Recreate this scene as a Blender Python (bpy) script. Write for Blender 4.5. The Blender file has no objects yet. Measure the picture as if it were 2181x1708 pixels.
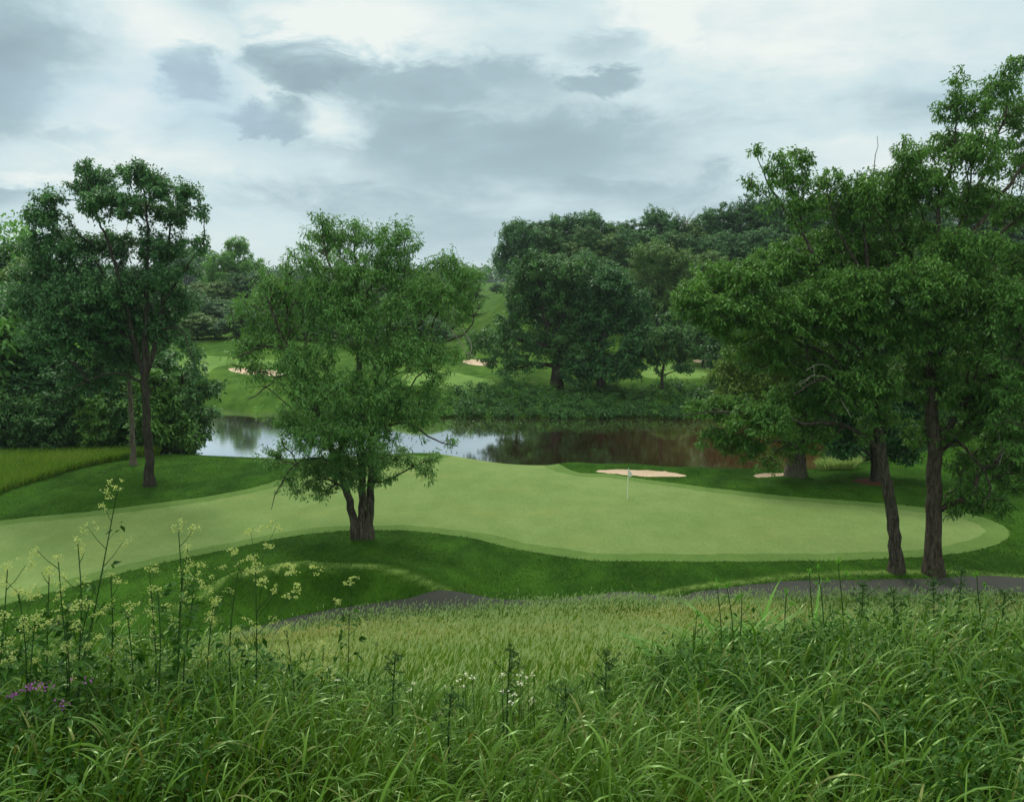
import bpy, math
import numpy as np
from mathutils import Vector

# ---------------------------------------------------------------- camera
S = bpy.context.scene
COL = S.collection
CAMZ = 15.0
PITCH = math.radians(7.94)
cam_d = bpy.data.cameras.new("camera"); cam = bpy.data.objects.new("camera", cam_d); COL.objects.link(cam)
cam_d.lens = 30.0; cam_d.sensor_width = 36.0; cam_d.clip_start = 0.05; cam_d.clip_end = 8000
cam.location = (0, 0, CAMZ); cam.rotation_euler = (math.pi / 2 - PITCH, 0, 0)
S.camera = cam
S.view_settings.view_transform = 'Standard'; S.view_settings.look = 'None'
S.view_settings.exposure = 0.0; S.view_settings.gamma = 1.0
S.render.engine = 'CYCLES'
S.cycles.max_bounces = 8; S.cycles.diffuse_bounces = 3; S.cycles.glossy_bounces = 3
S.cycles.transmission_bounces = 4; S.cycles.transparent_max_bounces = 8
S.cycles.volume_bounces = 0
S.cycles.use_adaptive_sampling = True
S.cycles.use_denoising = True

# ---------------------------------------------------------------- node helper
class NB:
    def __init__(s, nt):
        s.nt = nt; s.N = nt.nodes; s.L = nt.links; s.N.clear()
    def n(s, t, **k):
        o = s.N.new(t)
        for a, b in k.items(): setattr(o, a, b)
        return o
    def put(s, sock, v):
        if v is None: return
        if hasattr(v, 'is_output'): s.L.new(v, sock)
        elif isinstance(v, (tuple, list)) and len(v) == 3 and sock.type == 'RGBA': sock.default_value = (*v, 1)
        else: sock.default_value = v
    def m(s, op, a, b=None, c=None, clamp=False):
        o = s.n('ShaderNodeMath', operation=op, use_clamp=clamp)
        for i, v in enumerate((a, b, c)): s.put(o.inputs[i], v)
        return o.outputs[0]
    def mix(s, f, a, b, mode='MIX'):
        o = s.n('ShaderNodeMix', data_type='RGBA', blend_type=mode)
        s.put(o.inputs[0], f); s.put(o.inputs[6], a); s.put(o.inputs[7], b)
        return o.outputs[2]
    def ss(s, v, a, b, lo=0.0, hi=1.0):
        o = s.n('ShaderNodeMapRange', interpolation_type='SMOOTHSTEP')
        s.put(o.inputs[0], v); s.put(o.inputs[1], a); s.put(o.inputs[2], b); s.put(o.inputs[3], lo); s.put(o.inputs[4], hi)
        return o.outputs[0]
    def lin(s, v, a, b, lo=0.0, hi=1.0):
        o = s.n('ShaderNodeMapRange'); s.put(o.inputs[0], v); s.put(o.inputs[1], a); s.put(o.inputs[2], b); s.put(o.inputs[3], lo); s.put(o.inputs[4], hi)
        return o.outputs[0]
    def noise(s, vec, scale, detail=4, rough=0.55, dist=0.0):
        o = s.n('ShaderNodeTexNoise'); s.put(o.inputs['Vector'], vec); s.put(o.inputs['Scale'], scale)
        s.put(o.inputs['Detail'], detail); s.put(o.inputs['Roughness'], rough); s.put(o.inputs['Distortion'], dist)
        return o.outputs['Fac']
    def scl(s, vec, sx, sy, sz):
        o = s.n('ShaderNodeMapping'); s.put(o.inputs[0], vec); o.inputs[3].default_value = (sx, sy, sz)
        return o.outputs[0]
    def xyz(s, x, y, z):
        o = s.n('ShaderNodeCombineXYZ')
        for i, v in enumerate((x, y, z)): s.put(o.inputs[i], v)
        return o.outputs[0]

# ---------------------------------------------------------------- sky, sun
SUN_EL = math.radians(52); SUN_AZ = math.radians(-22)      # azimuth from +Y towards +X
W = bpy.data.worlds.new("World"); S.world = W; W.use_nodes = True
def build_world():
    b = NB(W.node_tree)
    out = b.n('ShaderNodeOutputWorld'); bg = b.n('ShaderNodeBackground')
    sky = b.n('ShaderNodeTexSky', sky_type='NISHITA', sun_disc=False)
    sky.sun_elevation = SUN_EL; sky.sun_rotation = SUN_AZ
    tc = b.n('ShaderNodeTexCoord'); sep = b.n('ShaderNodeSeparateXYZ'); b.L.new(tc.outputs['Generated'], sep.inputs[0])
    x, y, z = sep.outputs
    az = b.m('ARCTAN2', x, y); el = b.m('ARCSINE', z)                       # sky angles
    zz = b.m('MAXIMUM', z, 0.0)
    den = b.m('ADD', zz, 0.22)
    px = b.m('DIVIDE', x, den); py = b.m('DIVIDE', y, den)
    P = b.xyz(px, py, 0.3)
    A = b.xyz(az, b.m('MULTIPLY', el, 1.9), 0.0)
    n1 = b.noise(P, 0.75, 6, 0.52, 0.25); n2 = b.noise(P, 2.0, 3, 0.5, 0.3)
    w1 = b.noise(A, 6.0, 9, 0.62); w2 = b.noise(b.scl(A, 1, 1.2, 1), 11.0, 9, 0.66, 0.5); w3 = b.noise(b.scl(A, 1, 1.6, 1), 4.5, 9, .6, .3)
    f = b.m('ADD', b.m('MULTIPLY', n1, 0.45), b.m('ADD', b.m('MULTIPLY', n2, 0.2), b.m('MULTIPLY', w3, .35)))
    # shape the cloud banks of that day: (azimuth, elevation, half width, half height, softness, darkness)
    def D2ang(u, v):
        xn = (u - 1090.5) / 1817.4; yn = (854 - v) / 1817.4
        d = (xn, math.cos(PITCH) + yn * math.sin(PITCH), -math.sin(PITCH) + yn * math.cos(PITCH))
        return math.atan2(d[0], d[1]), math.asin(d[2] / math.sqrt(d[0]**2 + d[1]**2 + d[2]**2))
    dark = None; lite = None
    waz = b.m('ADD', az, b.m('MULTIPLY', b.m('SUBTRACT', w1, 0.5), 0.16))
    wel = b.m('ADD', el, b.m('MULTIPLY', b.m('SUBTRACT', w2, 0.5), 0.085))
    def ell(u, v, ru, rv, soft, amt):
        a0, e0 = D2ang(u, v)
        da = b.m('DIVIDE', b.m('SUBTRACT', waz, a0), ru / 1817.4); de = b.m('DIVIDE', b.m('SUBTRACT', wel, e0), rv / 1817.4)
        soft = min(soft * 1.5, .95)
        r = b.m('SQRT', b.m('ADD', b.m('MULTIPLY', da, da), b.m('MULTIPLY', de, de)))
        return b.ss(r, 1.0 + soft, 1.0 - soft, 0.0, amt)
    for a in ((665, 135, 140, 55, .22, .95), (600, 165, 80, 50, .4, .4), (578, 250, 95, 48, .22, .85), (395, 150, 55, 55, .3, .75), (30, 130, 150, 120, .5, .85), (60, 60, 120, 80, .6, .4),
              (950, 180, 330, 50, .45, .62), (1255, 178, 85, 34, .35, .8), (1290, 100, 60, 30, .5, .4), (1010, 300, 380, 75, .8, .6), (820, 250, 100, 50, .6, .3), (160, 290, 90, 18, .5, .55),
              (1180, 270, 260, 30, .6, .45), (1500, 375, 50, 22, .6, .4), (900, 430, 520, 70, .8, .28), (420, 20, 80, 45, .5, .5), (1900, 260, 180, 30, .8, .4),
              (1250, 400, 200, 30, .8, .35), (1650, 180, 260, 120, .9, .25), (30, 420, 60, 40, .8, .3)):
        v = ell(*a); dark = v if dark is None else b.m('MAXIMUM', dark, v)
    for a in ((220, 240, 110, 80, .6, .75), (690, 265, 70, 40, .5, .6), (560, 190, 50, 50, .5, .5), (380, 60, 100, 60, .7, .5), (720, 60, 160, 50, .6, .7), (1440, 50, 110, 60, .6, .8), (1330, 30, 60, 30, .6, .6),
              (80, 390, 60, 16, .7, .5), (1600, 60, 260, 120, .9, .5), (1780, 330, 300, 60, .9, .45), (500, 350, 260, 50, .8, .4), (2000, 60, 200, 80, .9, .4)):
        v = ell(*a); lite = v if lite is None else b.m('MAXIMUM', lite, v)
    noiz = b.ss(f, 0.40, 0.62)
    t = b.m('ADD', b.m('MULTIPLY', noiz, 0.34), 0.47)
    t = b.m('SUBTRACT', b.m('ADD', t, b.m('MULTIPLY', lite, 0.70)), b.m('MULTIPLY', dark, 0.58))
    t = b.m('ADD', t, b.m('MULTIPLY', b.m('SUBTRACT', w2, 0.5), 0.32), None, True)
    cr = b.n('ShaderNodeValToRGB'); b.L.new(t, cr.inputs[0])
    e = cr.color_ramp.elements
    e[0].position = 0.0; e[0].color = (0.31, 0.42, 0.48, 1)
    e[1].position = 1.0; e[1].color = (0.86, 0.92, 0.89, 1)
    k = cr.color_ramp.elements.new(0.33); k.color = (0.395, 0.53, 0.59, 1)
    k = cr.color_ramp.elements.new(0.62); k.color = (0.61, 0.765, 0.80, 1)
    # thin blue gaps towards the top of the sky
    gap = b.ss(b.noise(P, 1.15, 3, 0.5), 0.55, 0.75, 0.0, 0.35)
    skyc = b.mix(1.0, sky.outputs[0], (0.10, 0.10, 0.10), 'MULTIPLY')
    skyc = b.mix(0.5, skyc, (0.50, 0.72, 0.84))
    c = b.mix(gap, cr.outputs[0], skyc)
    # overcast skies are about three times brighter overhead than at the horizon
    bright = b.ss(el, math.radians(20), math.radians(60), 1.0, 2.3)
    c = b.mix(b.ss(el, math.radians(20), math.radians(45)), c, (.70, .72, .66))   # the cloud deck overhead is a neutral white
    mul = b.n('ShaderNodeVectorMath', operation='SCALE'); b.L.new(c, mul.inputs[0]); b.L.new(bright, mul.inputs[3])
    b.L.new(mul.outputs[0], bg.inputs[0]); bg.inputs[1].default_value = 1.0
    b.L.new(bg.outputs[0], out.inputs[0])
build_world()
W.cycles.sampling_method = 'MANUAL'; W.cycles.sample_map_resolution = 512
sd = bpy.data.lights.new("sun", 'SUN'); sd.energy = 1.9; sd.angle = math.radians(10); sd.color = (1.0, 0.96, 0.88)
sun = bpy.data.objects.new("sun", sd); COL.objects.link(sun)
sdir = Vector((math.sin(SUN_AZ) * math.cos(SUN_EL), math.cos(SUN_AZ) * math.cos(SUN_EL), math.sin(SUN_EL)))
sun.rotation_euler = (-sdir).to_track_quat('-Z', 'Y').to_euler(); sun.location = (-30, 20, 60)

# ---------------------------------------------------------------- places measured on the photograph
CP, SP = math.cos(PITCH), math.sin(PITCH)
def rayd(u, v):
    xn = (u - 1090.5) / 1817.4; yn = (854 - v) / 1817.4
    return np.array([xn, CP + yn * SP, -SP + yn * CP])
def atz(u, v, z):
    d = rayd(u, v); return np.array([0, 0, CAMZ]) + d * ((z - CAMZ) / d[2])
def aty(u, v, Y):
    d = rayd(u, v); return np.array([0, 0, CAMZ]) + d * (Y / d[1])
def xat(u, Y):            # x of picture column u at depth Y (near the horizon)
    return (u - 1090.5) / 1817.4 * Y * 1.01

# ---------------------------------------------------------------- terrain height: thin plate spline through survey points
ctl = []
def Z(*pts):
    for u, v, z in pts: p = atz(u, v, z); ctl.append((p[0], p[1], z))
def WP(*pts):
    for p in pts: ctl.append(p)
# putting green and its approach
Z((50, 1200, 0), (250, 1150, 0.05), (450, 1110, .05), (650, 1060, .1), (850, 1050, .15), (1000, 1000, .1), (1150, 1080, 0), (1336, 1063, 0), (1500, 1100, 0), (1700, 1120, 0), (1900, 1130, 0), (2080, 1130, 0),
  (950, 1100, .1), (1200, 1170, -.05), (1500, 1185, -.05), (1800, 1185, 0), (0, 1270, 0), (200, 1235, 0), (930, 966, 0), (720, 978, 0))
# mound with the three-stemmed tree, ridge in front
Z((770, 1150, .55), (600, 1165, .35), (900, 1160, .35), (700, 1190, .4), (480, 1200, .15), (600, 1235, .25), (760, 1225, .35), (900, 1235, .2), (1000, 1205, 0), (1150, 1225, -.1), (1300, 1235, -.1), (400, 1245, .2), (300, 1290, .1), (1050, 1270, -.2))
# rough this side of the green
Z((1450, 1235, -.05), (1700, 1218, 0), (1900, 1215, .05), (2100, 1212, .1), (1600, 1262, -.1), (1900, 1250, -.1), (2150, 1250, -.05), (720, 1300, -.1), (850, 1295, -.1), (500, 1345, 0))
# left rough with two trees
Z((318, 1032, .2), (200, 1060, .1), (450, 1030, .1), (283, 985, .1), (550, 985, .1), (100, 1085, .1), (480, 975, 0), (620, 990, 0), (20, 1060, .1), (100, 1000, .2), (200, 975, 0), (300, 965, -.4), (400, 968, -.5), (30, 975, 0))
# back bunker and lawn by the water
Z((1280, 1002, -.3), (1360, 1006, -.35), (1450, 1012, -.35), (1500, 1030, -.25), (1350, 993, -.3), (1230, 992, -.25), (1480, 1000, -.4), (1600, 1005, -.35), (1750, 1015, -.25), (1693, 1008, -.2), (1850, 1022, -.1), (1700, 1040, -.2), (1860, 1045, -.1),
  (2000, 1030, .1), (2120, 1050, .4), (1800, 1000, -.2), (2000, 1000, .2), (2150, 1000, .6), (2150, 960, 1.2), (1950, 985, 0.1), (2100, 930, 1.6))
# pond bed and shores (water level -2.5)
WL = -2.5
for u, v in ((450, 945), (450, 900), (550, 940), (560, 905), (700, 930), (800, 910), (900, 930), (1000, 945), (1050, 915), (1200, 920), (1200, 960), (1350, 960), (1350, 925), (1500, 970), (1500, 925), (1650, 930), (1650, 965), (1750, 950)):
    p = atz(u, v, WL); ctl.append((p[0], p[1], -4.6))
for u, v in ((405, 869), (500, 874), (600, 880), (700, 882), (800, 885), (900, 886), (1000, 886), (1100, 887), (1200, 888), (1300, 888), (1400, 889), (1480, 888), (1600, 885), (1700, 880)):
    p = atz(u, v, WL); ctl.append((p[0], p[1], WL))
Z((420, 856, -1.9), (520, 860, -1.7), (640, 862, -1.3), (760, 855, -.8), (900, 850, -.5), (1000, 848, -.5), (1100, 845, -.4), (1250, 843, -.4), (1400, 845, -.4), (1550, 840, -.3), (1750, 840, 0))
# the course on the far side
Z((450, 838, -1.0), (560, 838, -.8), (700, 838, -.4), (850, 835, .1), (1000, 832, .1), (1185, 824, .2), (1280, 829, .2), (1410, 838, .1), (1550, 820, .4),
  (450, 800, .5), (560, 805, .3), (360, 800, .6), (430, 770, 1.3), (350, 765, 1.3), (430, 738, 2.6), (550, 790, .7), (540, 765, 1.6), (600, 740, 2.8), (500, 745, 2.3), (700, 770, 1.4), (800, 745, 2.5), (900, 780, 1.1), (950, 810, .4), (1040, 812, .4), (1010, 772, 1.3), (1000, 782, 1.0), (1000, 760, 2.0),
  (1100, 790, 1.0), (1250, 785, 1.1), (1440, 790, .8), (1440, 770, 1.5), (1560, 775, 1.5), (1140, 760, 2.0),
  (430, 700, 5), (560, 700, 5), (700, 690, 5.2), (300, 700, 5), (100, 720, 4), (0, 760, 2),
  (1020, 720, 3.6), (1030, 700, 4.8), (1040, 665, 7), (1045, 640, 9), (1000, 660, 7.6))
WP((xat(1070, 185), 185, 9), (xat(1110, 190), 190, 14), (xat(1150, 170), 170, 6.5), (xat(1200, 200), 200, 16), (xat(1300, 200), 200, 17.5), (xat(1300, 160), 160, 4.5), (xat(1450, 205), 205, 18.5), (xat(1450, 160), 160, 5),
   (xat(1600, 160), 160, 7), (xat(1700, 210), 210, 20), (xat(2000, 210), 210, 21), (xat(2000, 160), 160, 9), (xat(2300, 200), 200, 20), (xat(1250, 145), 145, 2), (xat(1700, 130), 130, 2.5), (xat(2100, 120), 120, 3),
   (xat(1300, 260), 260, 21), (xat(1700, 280), 280, 24), (xat(2200, 280), 280, 24), (xat(1100, 240), 240, 15), (xat(1060, 240), 240, 9), (100, 85, 2), (120, 140, 8),
   (xat(390, 330), 330, 10.5), (xat(600, 330), 330, 11), (xat(100, 250), 250, 8), (xat(800, 300), 300, 10), (-150, 200, 6), (-100, 120, 1.5), (-90, 100, -.5), (-80, 70, 1.5), (-60, 60, .8), (-120, 60, 4),
   (-55, 100, -3.4), (-70, 96, -2.0), (-75, 118, 0),
   (xat(380, 600), 600, 13), (xat(1040, 600), 600, 13), (xat(1500, 600), 600, 22), (-300, 400, 12), (300, 400, 24), (0, 900, 15), (400, 900, 18), (-400, 900, 15), (260, 150, 14), (-260, 100, 8))
# the meadow slope below the viewer
_C = ((-18, 13.9), (-8, 13.3), (0, 12.5), (2, 12.1), (4, 11.5), (5.5, 10.95), (7, 10.4), (8.5, 9.9), (10, 9.4), (12, 8.7), (14, 8.0), (18, 6.6), (22, 5.1), (26, 3.6), (31, 1.75))
_R = ((-18, 13.9), (-8, 13.3), (0, 12.5), (2, 12.1), (4, 11.75), (5.5, 11.6), (7, 11.25), (8.5, 10.65), (10, 10.0), (12, 9.15), (14, 8.3), (18, 6.7), (22, 5.1), (26, 3.7), (31, 2.0))
_L = ((-18, 13.9), (-8, 13.3), (0, 12.5), (2, 12.1), (4, 11.8), (5.5, 11.5), (7, 10.95), (8.5, 10.2), (10, 9.5), (12, 8.5), (14, 7.6), (18, 5.8), (22, 4.0), (26, 2.2), (31, .6))
for yy in (-18, -8, 0, 2, 4, 5.5, 7, 8.5, 10, 12, 14, 18, 22, 26, 31):
    w_ = max(yy, 2)
    for xs in (-1.6, -.95, -.6, -.4, -.2, 0, .14, .26, .45, .7, 1.05, 1.6):
        if yy >= 18 and xs < -.45: continue
        if yy < 1 and abs(xs) > 1.1: xs *= 4
        ip = lambda T_: float(np.interp(yy, [q[0] for q in T_], [q[1] for q in T_])); kR = min(max((xs - .02) / .3, 0), 1); kL = min(max((-xs - .08) / .35, 0), 1); ctl.append((xs * w_, yy, ip(_C) * (1 - kR - kL) + ip(_R) * kR + ip(_L) * kL))
for xx, yy, z in ((-13.5, 32.2, -.05), (-16, 29.8, .1), (-20, 26.5, .5), (-28, 20.5, 1.8), (-15, 25, 2.1), (-13, 20, 4.6), (-22, 20, 3.4), (-17, 34, 0), (-22, 32, 0), (-9, 34.5, 0.0), (-4, 35.6, .15), (0, 36.2, .3), (4, 36.8, .4), (8, 37.2, .3), (13, 37.8, 0.1), (20, 38.5, 0), (27, 39.2, 0),):
    ctl.append((xx, yy, z))
ctl = np.array(ctl, float)
def _warp(x, y):          # squeeze far distances so that the spline stays stable
    r = np.sqrt(x * x + y * y) + 1e-6; q = 30 * np.log1p(r / 30) / r * 2
    return x * q, y * q
cx, cy = _warp(ctl[:, 0], ctl[:, 1])
def _U(r2): return np.where(r2 > 1e-9, 0.5 * r2 * np.log(r2 + 1e-12), 0.0)
n_ = len(ctl); K = _U((cx[:, None] - cx[None]) ** 2 + (cy[:, None] - cy[None]) ** 2) + np.eye(n_) * 0.03
Pm = np.c_[np.ones(n_), cx, cy]; A_ = np.block([[K, Pm], [Pm.T, np.zeros((3, 3))]])
sol = np.linalg.solve(A_, np.r_[ctl[:, 2], 0, 0, 0])
def _poly_d(line, x, y, lim=9.0):   # signed offset from an open line (positive = far side)
    d = np.full(len(x), 99.0); m = np.nonzero((x > line[:, 0].min() - lim) & (x < line[:, 0].max() + lim) & (y > line[:, 1].min() - lim) & (y < line[:, 1].max() + lim))[0]
    if not len(m): return d
    px, py = x[m][:, None], y[m][:, None]; a, c = line[:-1], line[1:]; dx, dy = c[:, 0] - a[:, 0], c[:, 1] - a[:, 1]
    t = np.clip(((px - a[:, 0]) * dx + (py - a[:, 1]) * dy) / (dx * dx + dy * dy), 0, 1); ex = px - a[:, 0] - t * dx; ey = py - a[:, 1] - t * dy
    r = np.sqrt(ex * ex + ey * ey); j = r.argmin(1); k = np.arange(len(m)); sg = np.sign(dx[j] * ey[k, j] - dy[j] * ex[k, j] + 1e-9)
    d[m] = r[k, j] * sg; return d
FEAT = []                 # (line, height, sigma near side, sigma far side)
def H(x, y):
    x = np.atleast_1d(np.asarray(x, float)); y = np.atleast_1d(np.asarray(y, float)); shp = x.shape
    X, Y = _warp(x.ravel(), y.ravel()); out = np.empty(len(X))
    for i in range(0, len(X), 20000):
        a, c = X[i:i + 20000], Y[i:i + 20000]
        out[i:i + 20000] = _U((a[:, None] - cx) ** 2 + (c[:, None] - cy) ** 2) @ sol[:n_] + sol[n_] + sol[n_ + 1] * a + sol[n_ + 2] * c
    xr, yr = x.ravel(), y.ravel()
    for ln, hh, s1, s2 in FEAT:
        d = _poly_d(ln, xr, yr); out += hh * np.exp(-(d / np.where(d > 0, s2, s1)) ** 2)
    r = np.sqrt(xr ** 2 + yr ** 2); t = np.clip((r - 700) / 500, 0, 1)
    return (out * (1 - t) + 15.0 * t).reshape(shp)
def feat(pts, z, hh, s1, s2): FEAT.append((np.array([atz(u, v, z)[:2] for u, v in pts]), hh, s1, s2))
feat([(520, 1246), (620, 1230), (700, 1222), (800, 1220), (880, 1229), (940, 1243), (1000, 1256), (1060, 1266)], .6, .75, 1.0, 1.6)
feat([(380, 1300), (460, 1268), (540, 1248), (640, 1240)], .3, .42, .9, 1.5)
feat([(1380, 1268), (1430, 1252), (1520, 1236), (1650, 1223), (1800, 1216), (1950, 1214), (2120, 1218), (2400, 1225)], .1, .30, 1.0, 1.6)
feat([(330, 1420), (480, 1362), (620, 1316), (720, 1302), (850, 1294), (960, 1296), (1100, 1300), (1250, 1300), (1420, 1284), (1550, 1266), (1700, 1254), (2000, 1246), (2300, 1244)], -.5, -.42, 1.9, 1.9)
feat([(1225, 990), (1300, 991), (1420, 995), (1520, 1001), (1600, 1001)], -.1, .30, 1.2, 2.0)
feat([(330, 745), (430, 738), (560, 745)], 2.6, 1.0, 7, 9)
feat([(300, 770), (430, 766), (560, 772)], 1.3, .6, 3, 7)
feat([(1060, 812), (1150, 795), (1250, 790)], .8, .5, 6, 6)
def ground(u, v):         # first hit of a picture ray with the terrain
    d = rayd(u, v); ts = np.concatenate([np.arange(3, 60, .25), np.arange(60, 260, .5), np.arange(260, 900, 4)])
    P = d[None] * ts[:, None] / d[1]; h = H(P[:, 0], P[:, 1]); g = P[:, 2] + CAMZ - h
    i = np.argmax(g < 0)
    if i == 0: return P[-1] + [0, 0, CAMZ]
    f = g[i - 1] / (g[i - 1] - g[i]); p = P[i - 1] * (1 - f) + P[i] * f; p[2] += CAMZ
    return p
def h1(x, y): return float(H(x, y)[0])
# ---------------------------------------------------------------- mesh and material helpers
def mesh(name, verts, faces, mat=None, parent=None, smooth=True, attrs=None):
    """faces: (n,3) or (n,4) array or a list of both"""
    if not isinstance(faces, list): faces = [faces]
    faces = [np.asarray(f, np.int32) for f in faces if len(f)]
    me = bpy.data.meshes.new(name); verts = np.asarray(verts, np.float32)
    me.vertices.add(len(verts)); me.vertices.foreach_set('co', verts.ravel())
    nl = sum(f.size for f in faces); nf = sum(len(f) for f in faces)
    me.loops.add(nl); me.polygons.add(nf)
    me.loops.foreach_set('vertex_index', np.concatenate([f.ravel() for f in faces]))
    st = []; o = 0
    for f in faces: st.append(np.arange(len(f)) * f.shape[1] + o); o += f.size
    me.polygons.foreach_set('loop_start', np.concatenate(st).astype(np.int32))
    me.polygons.foreach_set('use_smooth', np.full(nf, smooth))
    me.update(calc_edges=True)
    for k, a in (attrs or {}).items():
        a = np.asarray(a, np.float32)
        if a.ndim == 1: t = me.attributes.new(k, 'FLOAT', 'POINT'); t.data.foreach_set('value', a)
        else: t = me.attributes.new(k, 'FLOAT_VECTOR', 'POINT'); t.data.foreach_set('vector', a.ravel())
    o = bpy.data.objects.new(name, me); COL.objects.link(o)
    if mat: me.materials.append(mat)
    if parent: o.parent = parent
    return o
def tag(o, label=None, cat=None, group=None, kind=None):
    if label: o['label'] = label
    if cat: o['category'] = cat
    if group: o['group'] = group
    if kind: o['kind'] = kind
    return o
def empty(name, loc, label, cat, group=None):
    o = bpy.data.objects.new(name, None); COL.objects.link(o); o.location = tuple(float(a) for a in loc); o.empty_display_size = .3
    return tag(o, label, cat, group)
def material(name, fn, rough=.8, spec=.3, **kw):
    m = bpy.data.materials.new(name); m.use_nodes = True; b = NB(m.node_tree)
    out = b.n('ShaderNodeOutputMaterial'); p = b.n('ShaderNodeBsdfPrincipled'); b.L.new(p.outputs[0], out.inputs[0])
    p.inputs['Roughness'].default_value = rough; p.inputs['Specular IOR Level'].default_value = spec
    for k, v in kw.items(): p.inputs[k.replace('_', ' ')].default_value = v
    fn(b, p, out); return m
def bump(b, p, h, strength, dist):
    o = b.n('ShaderNodeBump'); b.L.new(h, o.inputs['Height']); o.inputs['Strength'].default_value = strength; o.inputs['Distance'].default_value = dist
    b.L.new(o.outputs[0], p.inputs['Normal'])
def pos(b): return b.n('ShaderNodeNewGeometry').outputs['Position']
def attr(b, name, sock='Fac'): return b.n('ShaderNodeAttribute', attribute_name=name).outputs[sock]

def f_turf(dark, light, grain=1.0, stripe=0.0, sheen=0.0, yellow=0.0, bstr=.5, bd=.03, crest_highlight=0):
    def fn(b, p, out):
        P = pos(b)
        n0 = b.noise(P, 0.09, 3, .5); n1 = b.noise(b.scl(P, 1, .6, 1), 0.55, 4, .6); n2 = b.noise(b.scl(P, 1, .45, 1), 3.2, 4, .75); n3 = b.noise(b.scl(P, 1, .5, 1), 13.0, 3, .8)
        t = b.m('ADD', b.m('MULTIPLY', n0, .35), b.m('ADD', b.m('MULTIPLY', n1, .40), b.m('ADD', b.m('MULTIPLY', n2, .22 * grain), b.m('MULTIPLY', n3, .38 * grain))))
        t = b.ss(t, .375 + .3 * grain - .12, .375 + .3 * grain + .12)
        c = b.mix(t, dark, light)
        g1 = b.noise(b.scl(P, 1, .33, 1), 7.0, 2, .6); g2 = b.noise(b.scl(P, 1, .4, 1), 16.0, 1, .5)
        gm = b.m('ADD', b.m('MULTIPLY', b.ss(g1, .3, .7), .6), b.m('MULTIPLY', b.ss(g2, .32, .68), .6)); gk = .26 * grain
        gv = b.m('ADD', 1 - gk, b.m('MULTIPLY', gm, gk * 1.7)); sc_ = b.n('ShaderNodeVectorMath', operation='SCALE'); b.L.new(c, sc_.inputs[0]); b.L.new(gv, sc_.inputs[3]); c = sc_.outputs[0]
        if crest_highlight:
            c = b.mix(b.m('MULTIPLY', attr(b, 'crest_highlight'), b.ss(n2, .3, .6, .35, 1.0)), c, (.15, .24, .055))  # bright ridge-top highlight painted into the turf colour
        if yellow:
            y = b.ss(b.noise(b.scl(P, .7, 1.3, 1), .22, 4, .6, .4), .5, .72, 0, yellow)
            c = b.mix(y, c, (light[0] * 1.35, light[1] * 1.02, light[2] * .95))
        b.put(p.inputs['Base Color'], c)
        bump(b, p, b.m('ADD', n3, b.m('MULTIPLY', n2, .7)), bstr, bd)
        if sheen: p.inputs['Sheen Weight'].default_value = sheen; p.inputs['Sheen Roughness'].default_value = .45; p.inputs['Sheen Tint'].default_value = (.75, .95, .5, 1)
    return fn
M = {}
M['rough'] = material('rough_turf', f_turf((.012, .043, .003), (.036, .098, .008), .9, sheen=0, bd=.06, crest_highlight=1), .95, .04)
M['green'] = material('green_turf', f_turf((.124, .194, .056), (.158, .232, .074), .38, yellow=.25, sheen=0, bd=.01), .95, .04)
M['collar'] = material('collar_turf', f_turf((.076, .142, .032), (.108, .185, .046), .4, sheen=0, bd=.02), .95, .04)
M['far_turf'] = material('far_turf', f_turf((.026, .074, .008), (.070, .145, .020), .6, sheen=.0, yellow=.3, bd=.06), .95, .04)
M['fairway'] = material('fairway_turf', f_turf((.095, .18, .040), (.145, .25, .060), .6, sheen=0, yellow=.3, bd=.03), .95, .04)
M['meadow'] = material('meadow_soil', f_turf((.020, .040, .010), (.045, .085, .018), 1.0), .95, .1)
def f_sand(b, p, out):
    P = pos(b); n = b.noise(P, 9, 4, .7); n2 = b.noise(b.scl(P, 1, .4, 1), 1.3, 3, .5)
    b.put(p.inputs['Base Color'], b.mix(b.m('ADD', b.m('MULTIPLY', n, .5), b.m('MULTIPLY', n2, .5)), (.50, .385, .27), (.545, .425, .30)))
M['sand'] = material('sand', f_sand, .95, .1)
def f_asph(b, p, out):
    P = pos(b); n = b.noise(P, 30, 3, .7); n2 = b.noise(P, .8, 4, .6); v = b.n('ShaderNodeTexVoronoi', feature='DISTANCE_TO_EDGE'); b.put(v.inputs['Vector'], P)
    v.inputs['Scale'].default_value = .25
    dv = b.n('ShaderNodeVectorMath', operation='ADD'); b.L.new(P, dv.inputs[0]); b.L.new(b.n('ShaderNodeTexNoise').outputs['Color'], dv.inputs[1])
    b.L.new(dv.outputs[0], v.inputs['Vector'])
    crack = b.ss(v.outputs['Distance'], .001, .006)
    c = b.mix(b.m('ADD', b.m('MULTIPLY', n, .5), b.m('MULTIPLY', n2, .5)), (.030, .033, .026), (.060, .065, .052))
    b.put(p.inputs['Base Color'], b.mix(crack, (.03, .031, .033), c)); bump(b, p, n, .5, .01)
M['asphalt'] = material('asphalt', f_asph, .85, .25)
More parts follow.
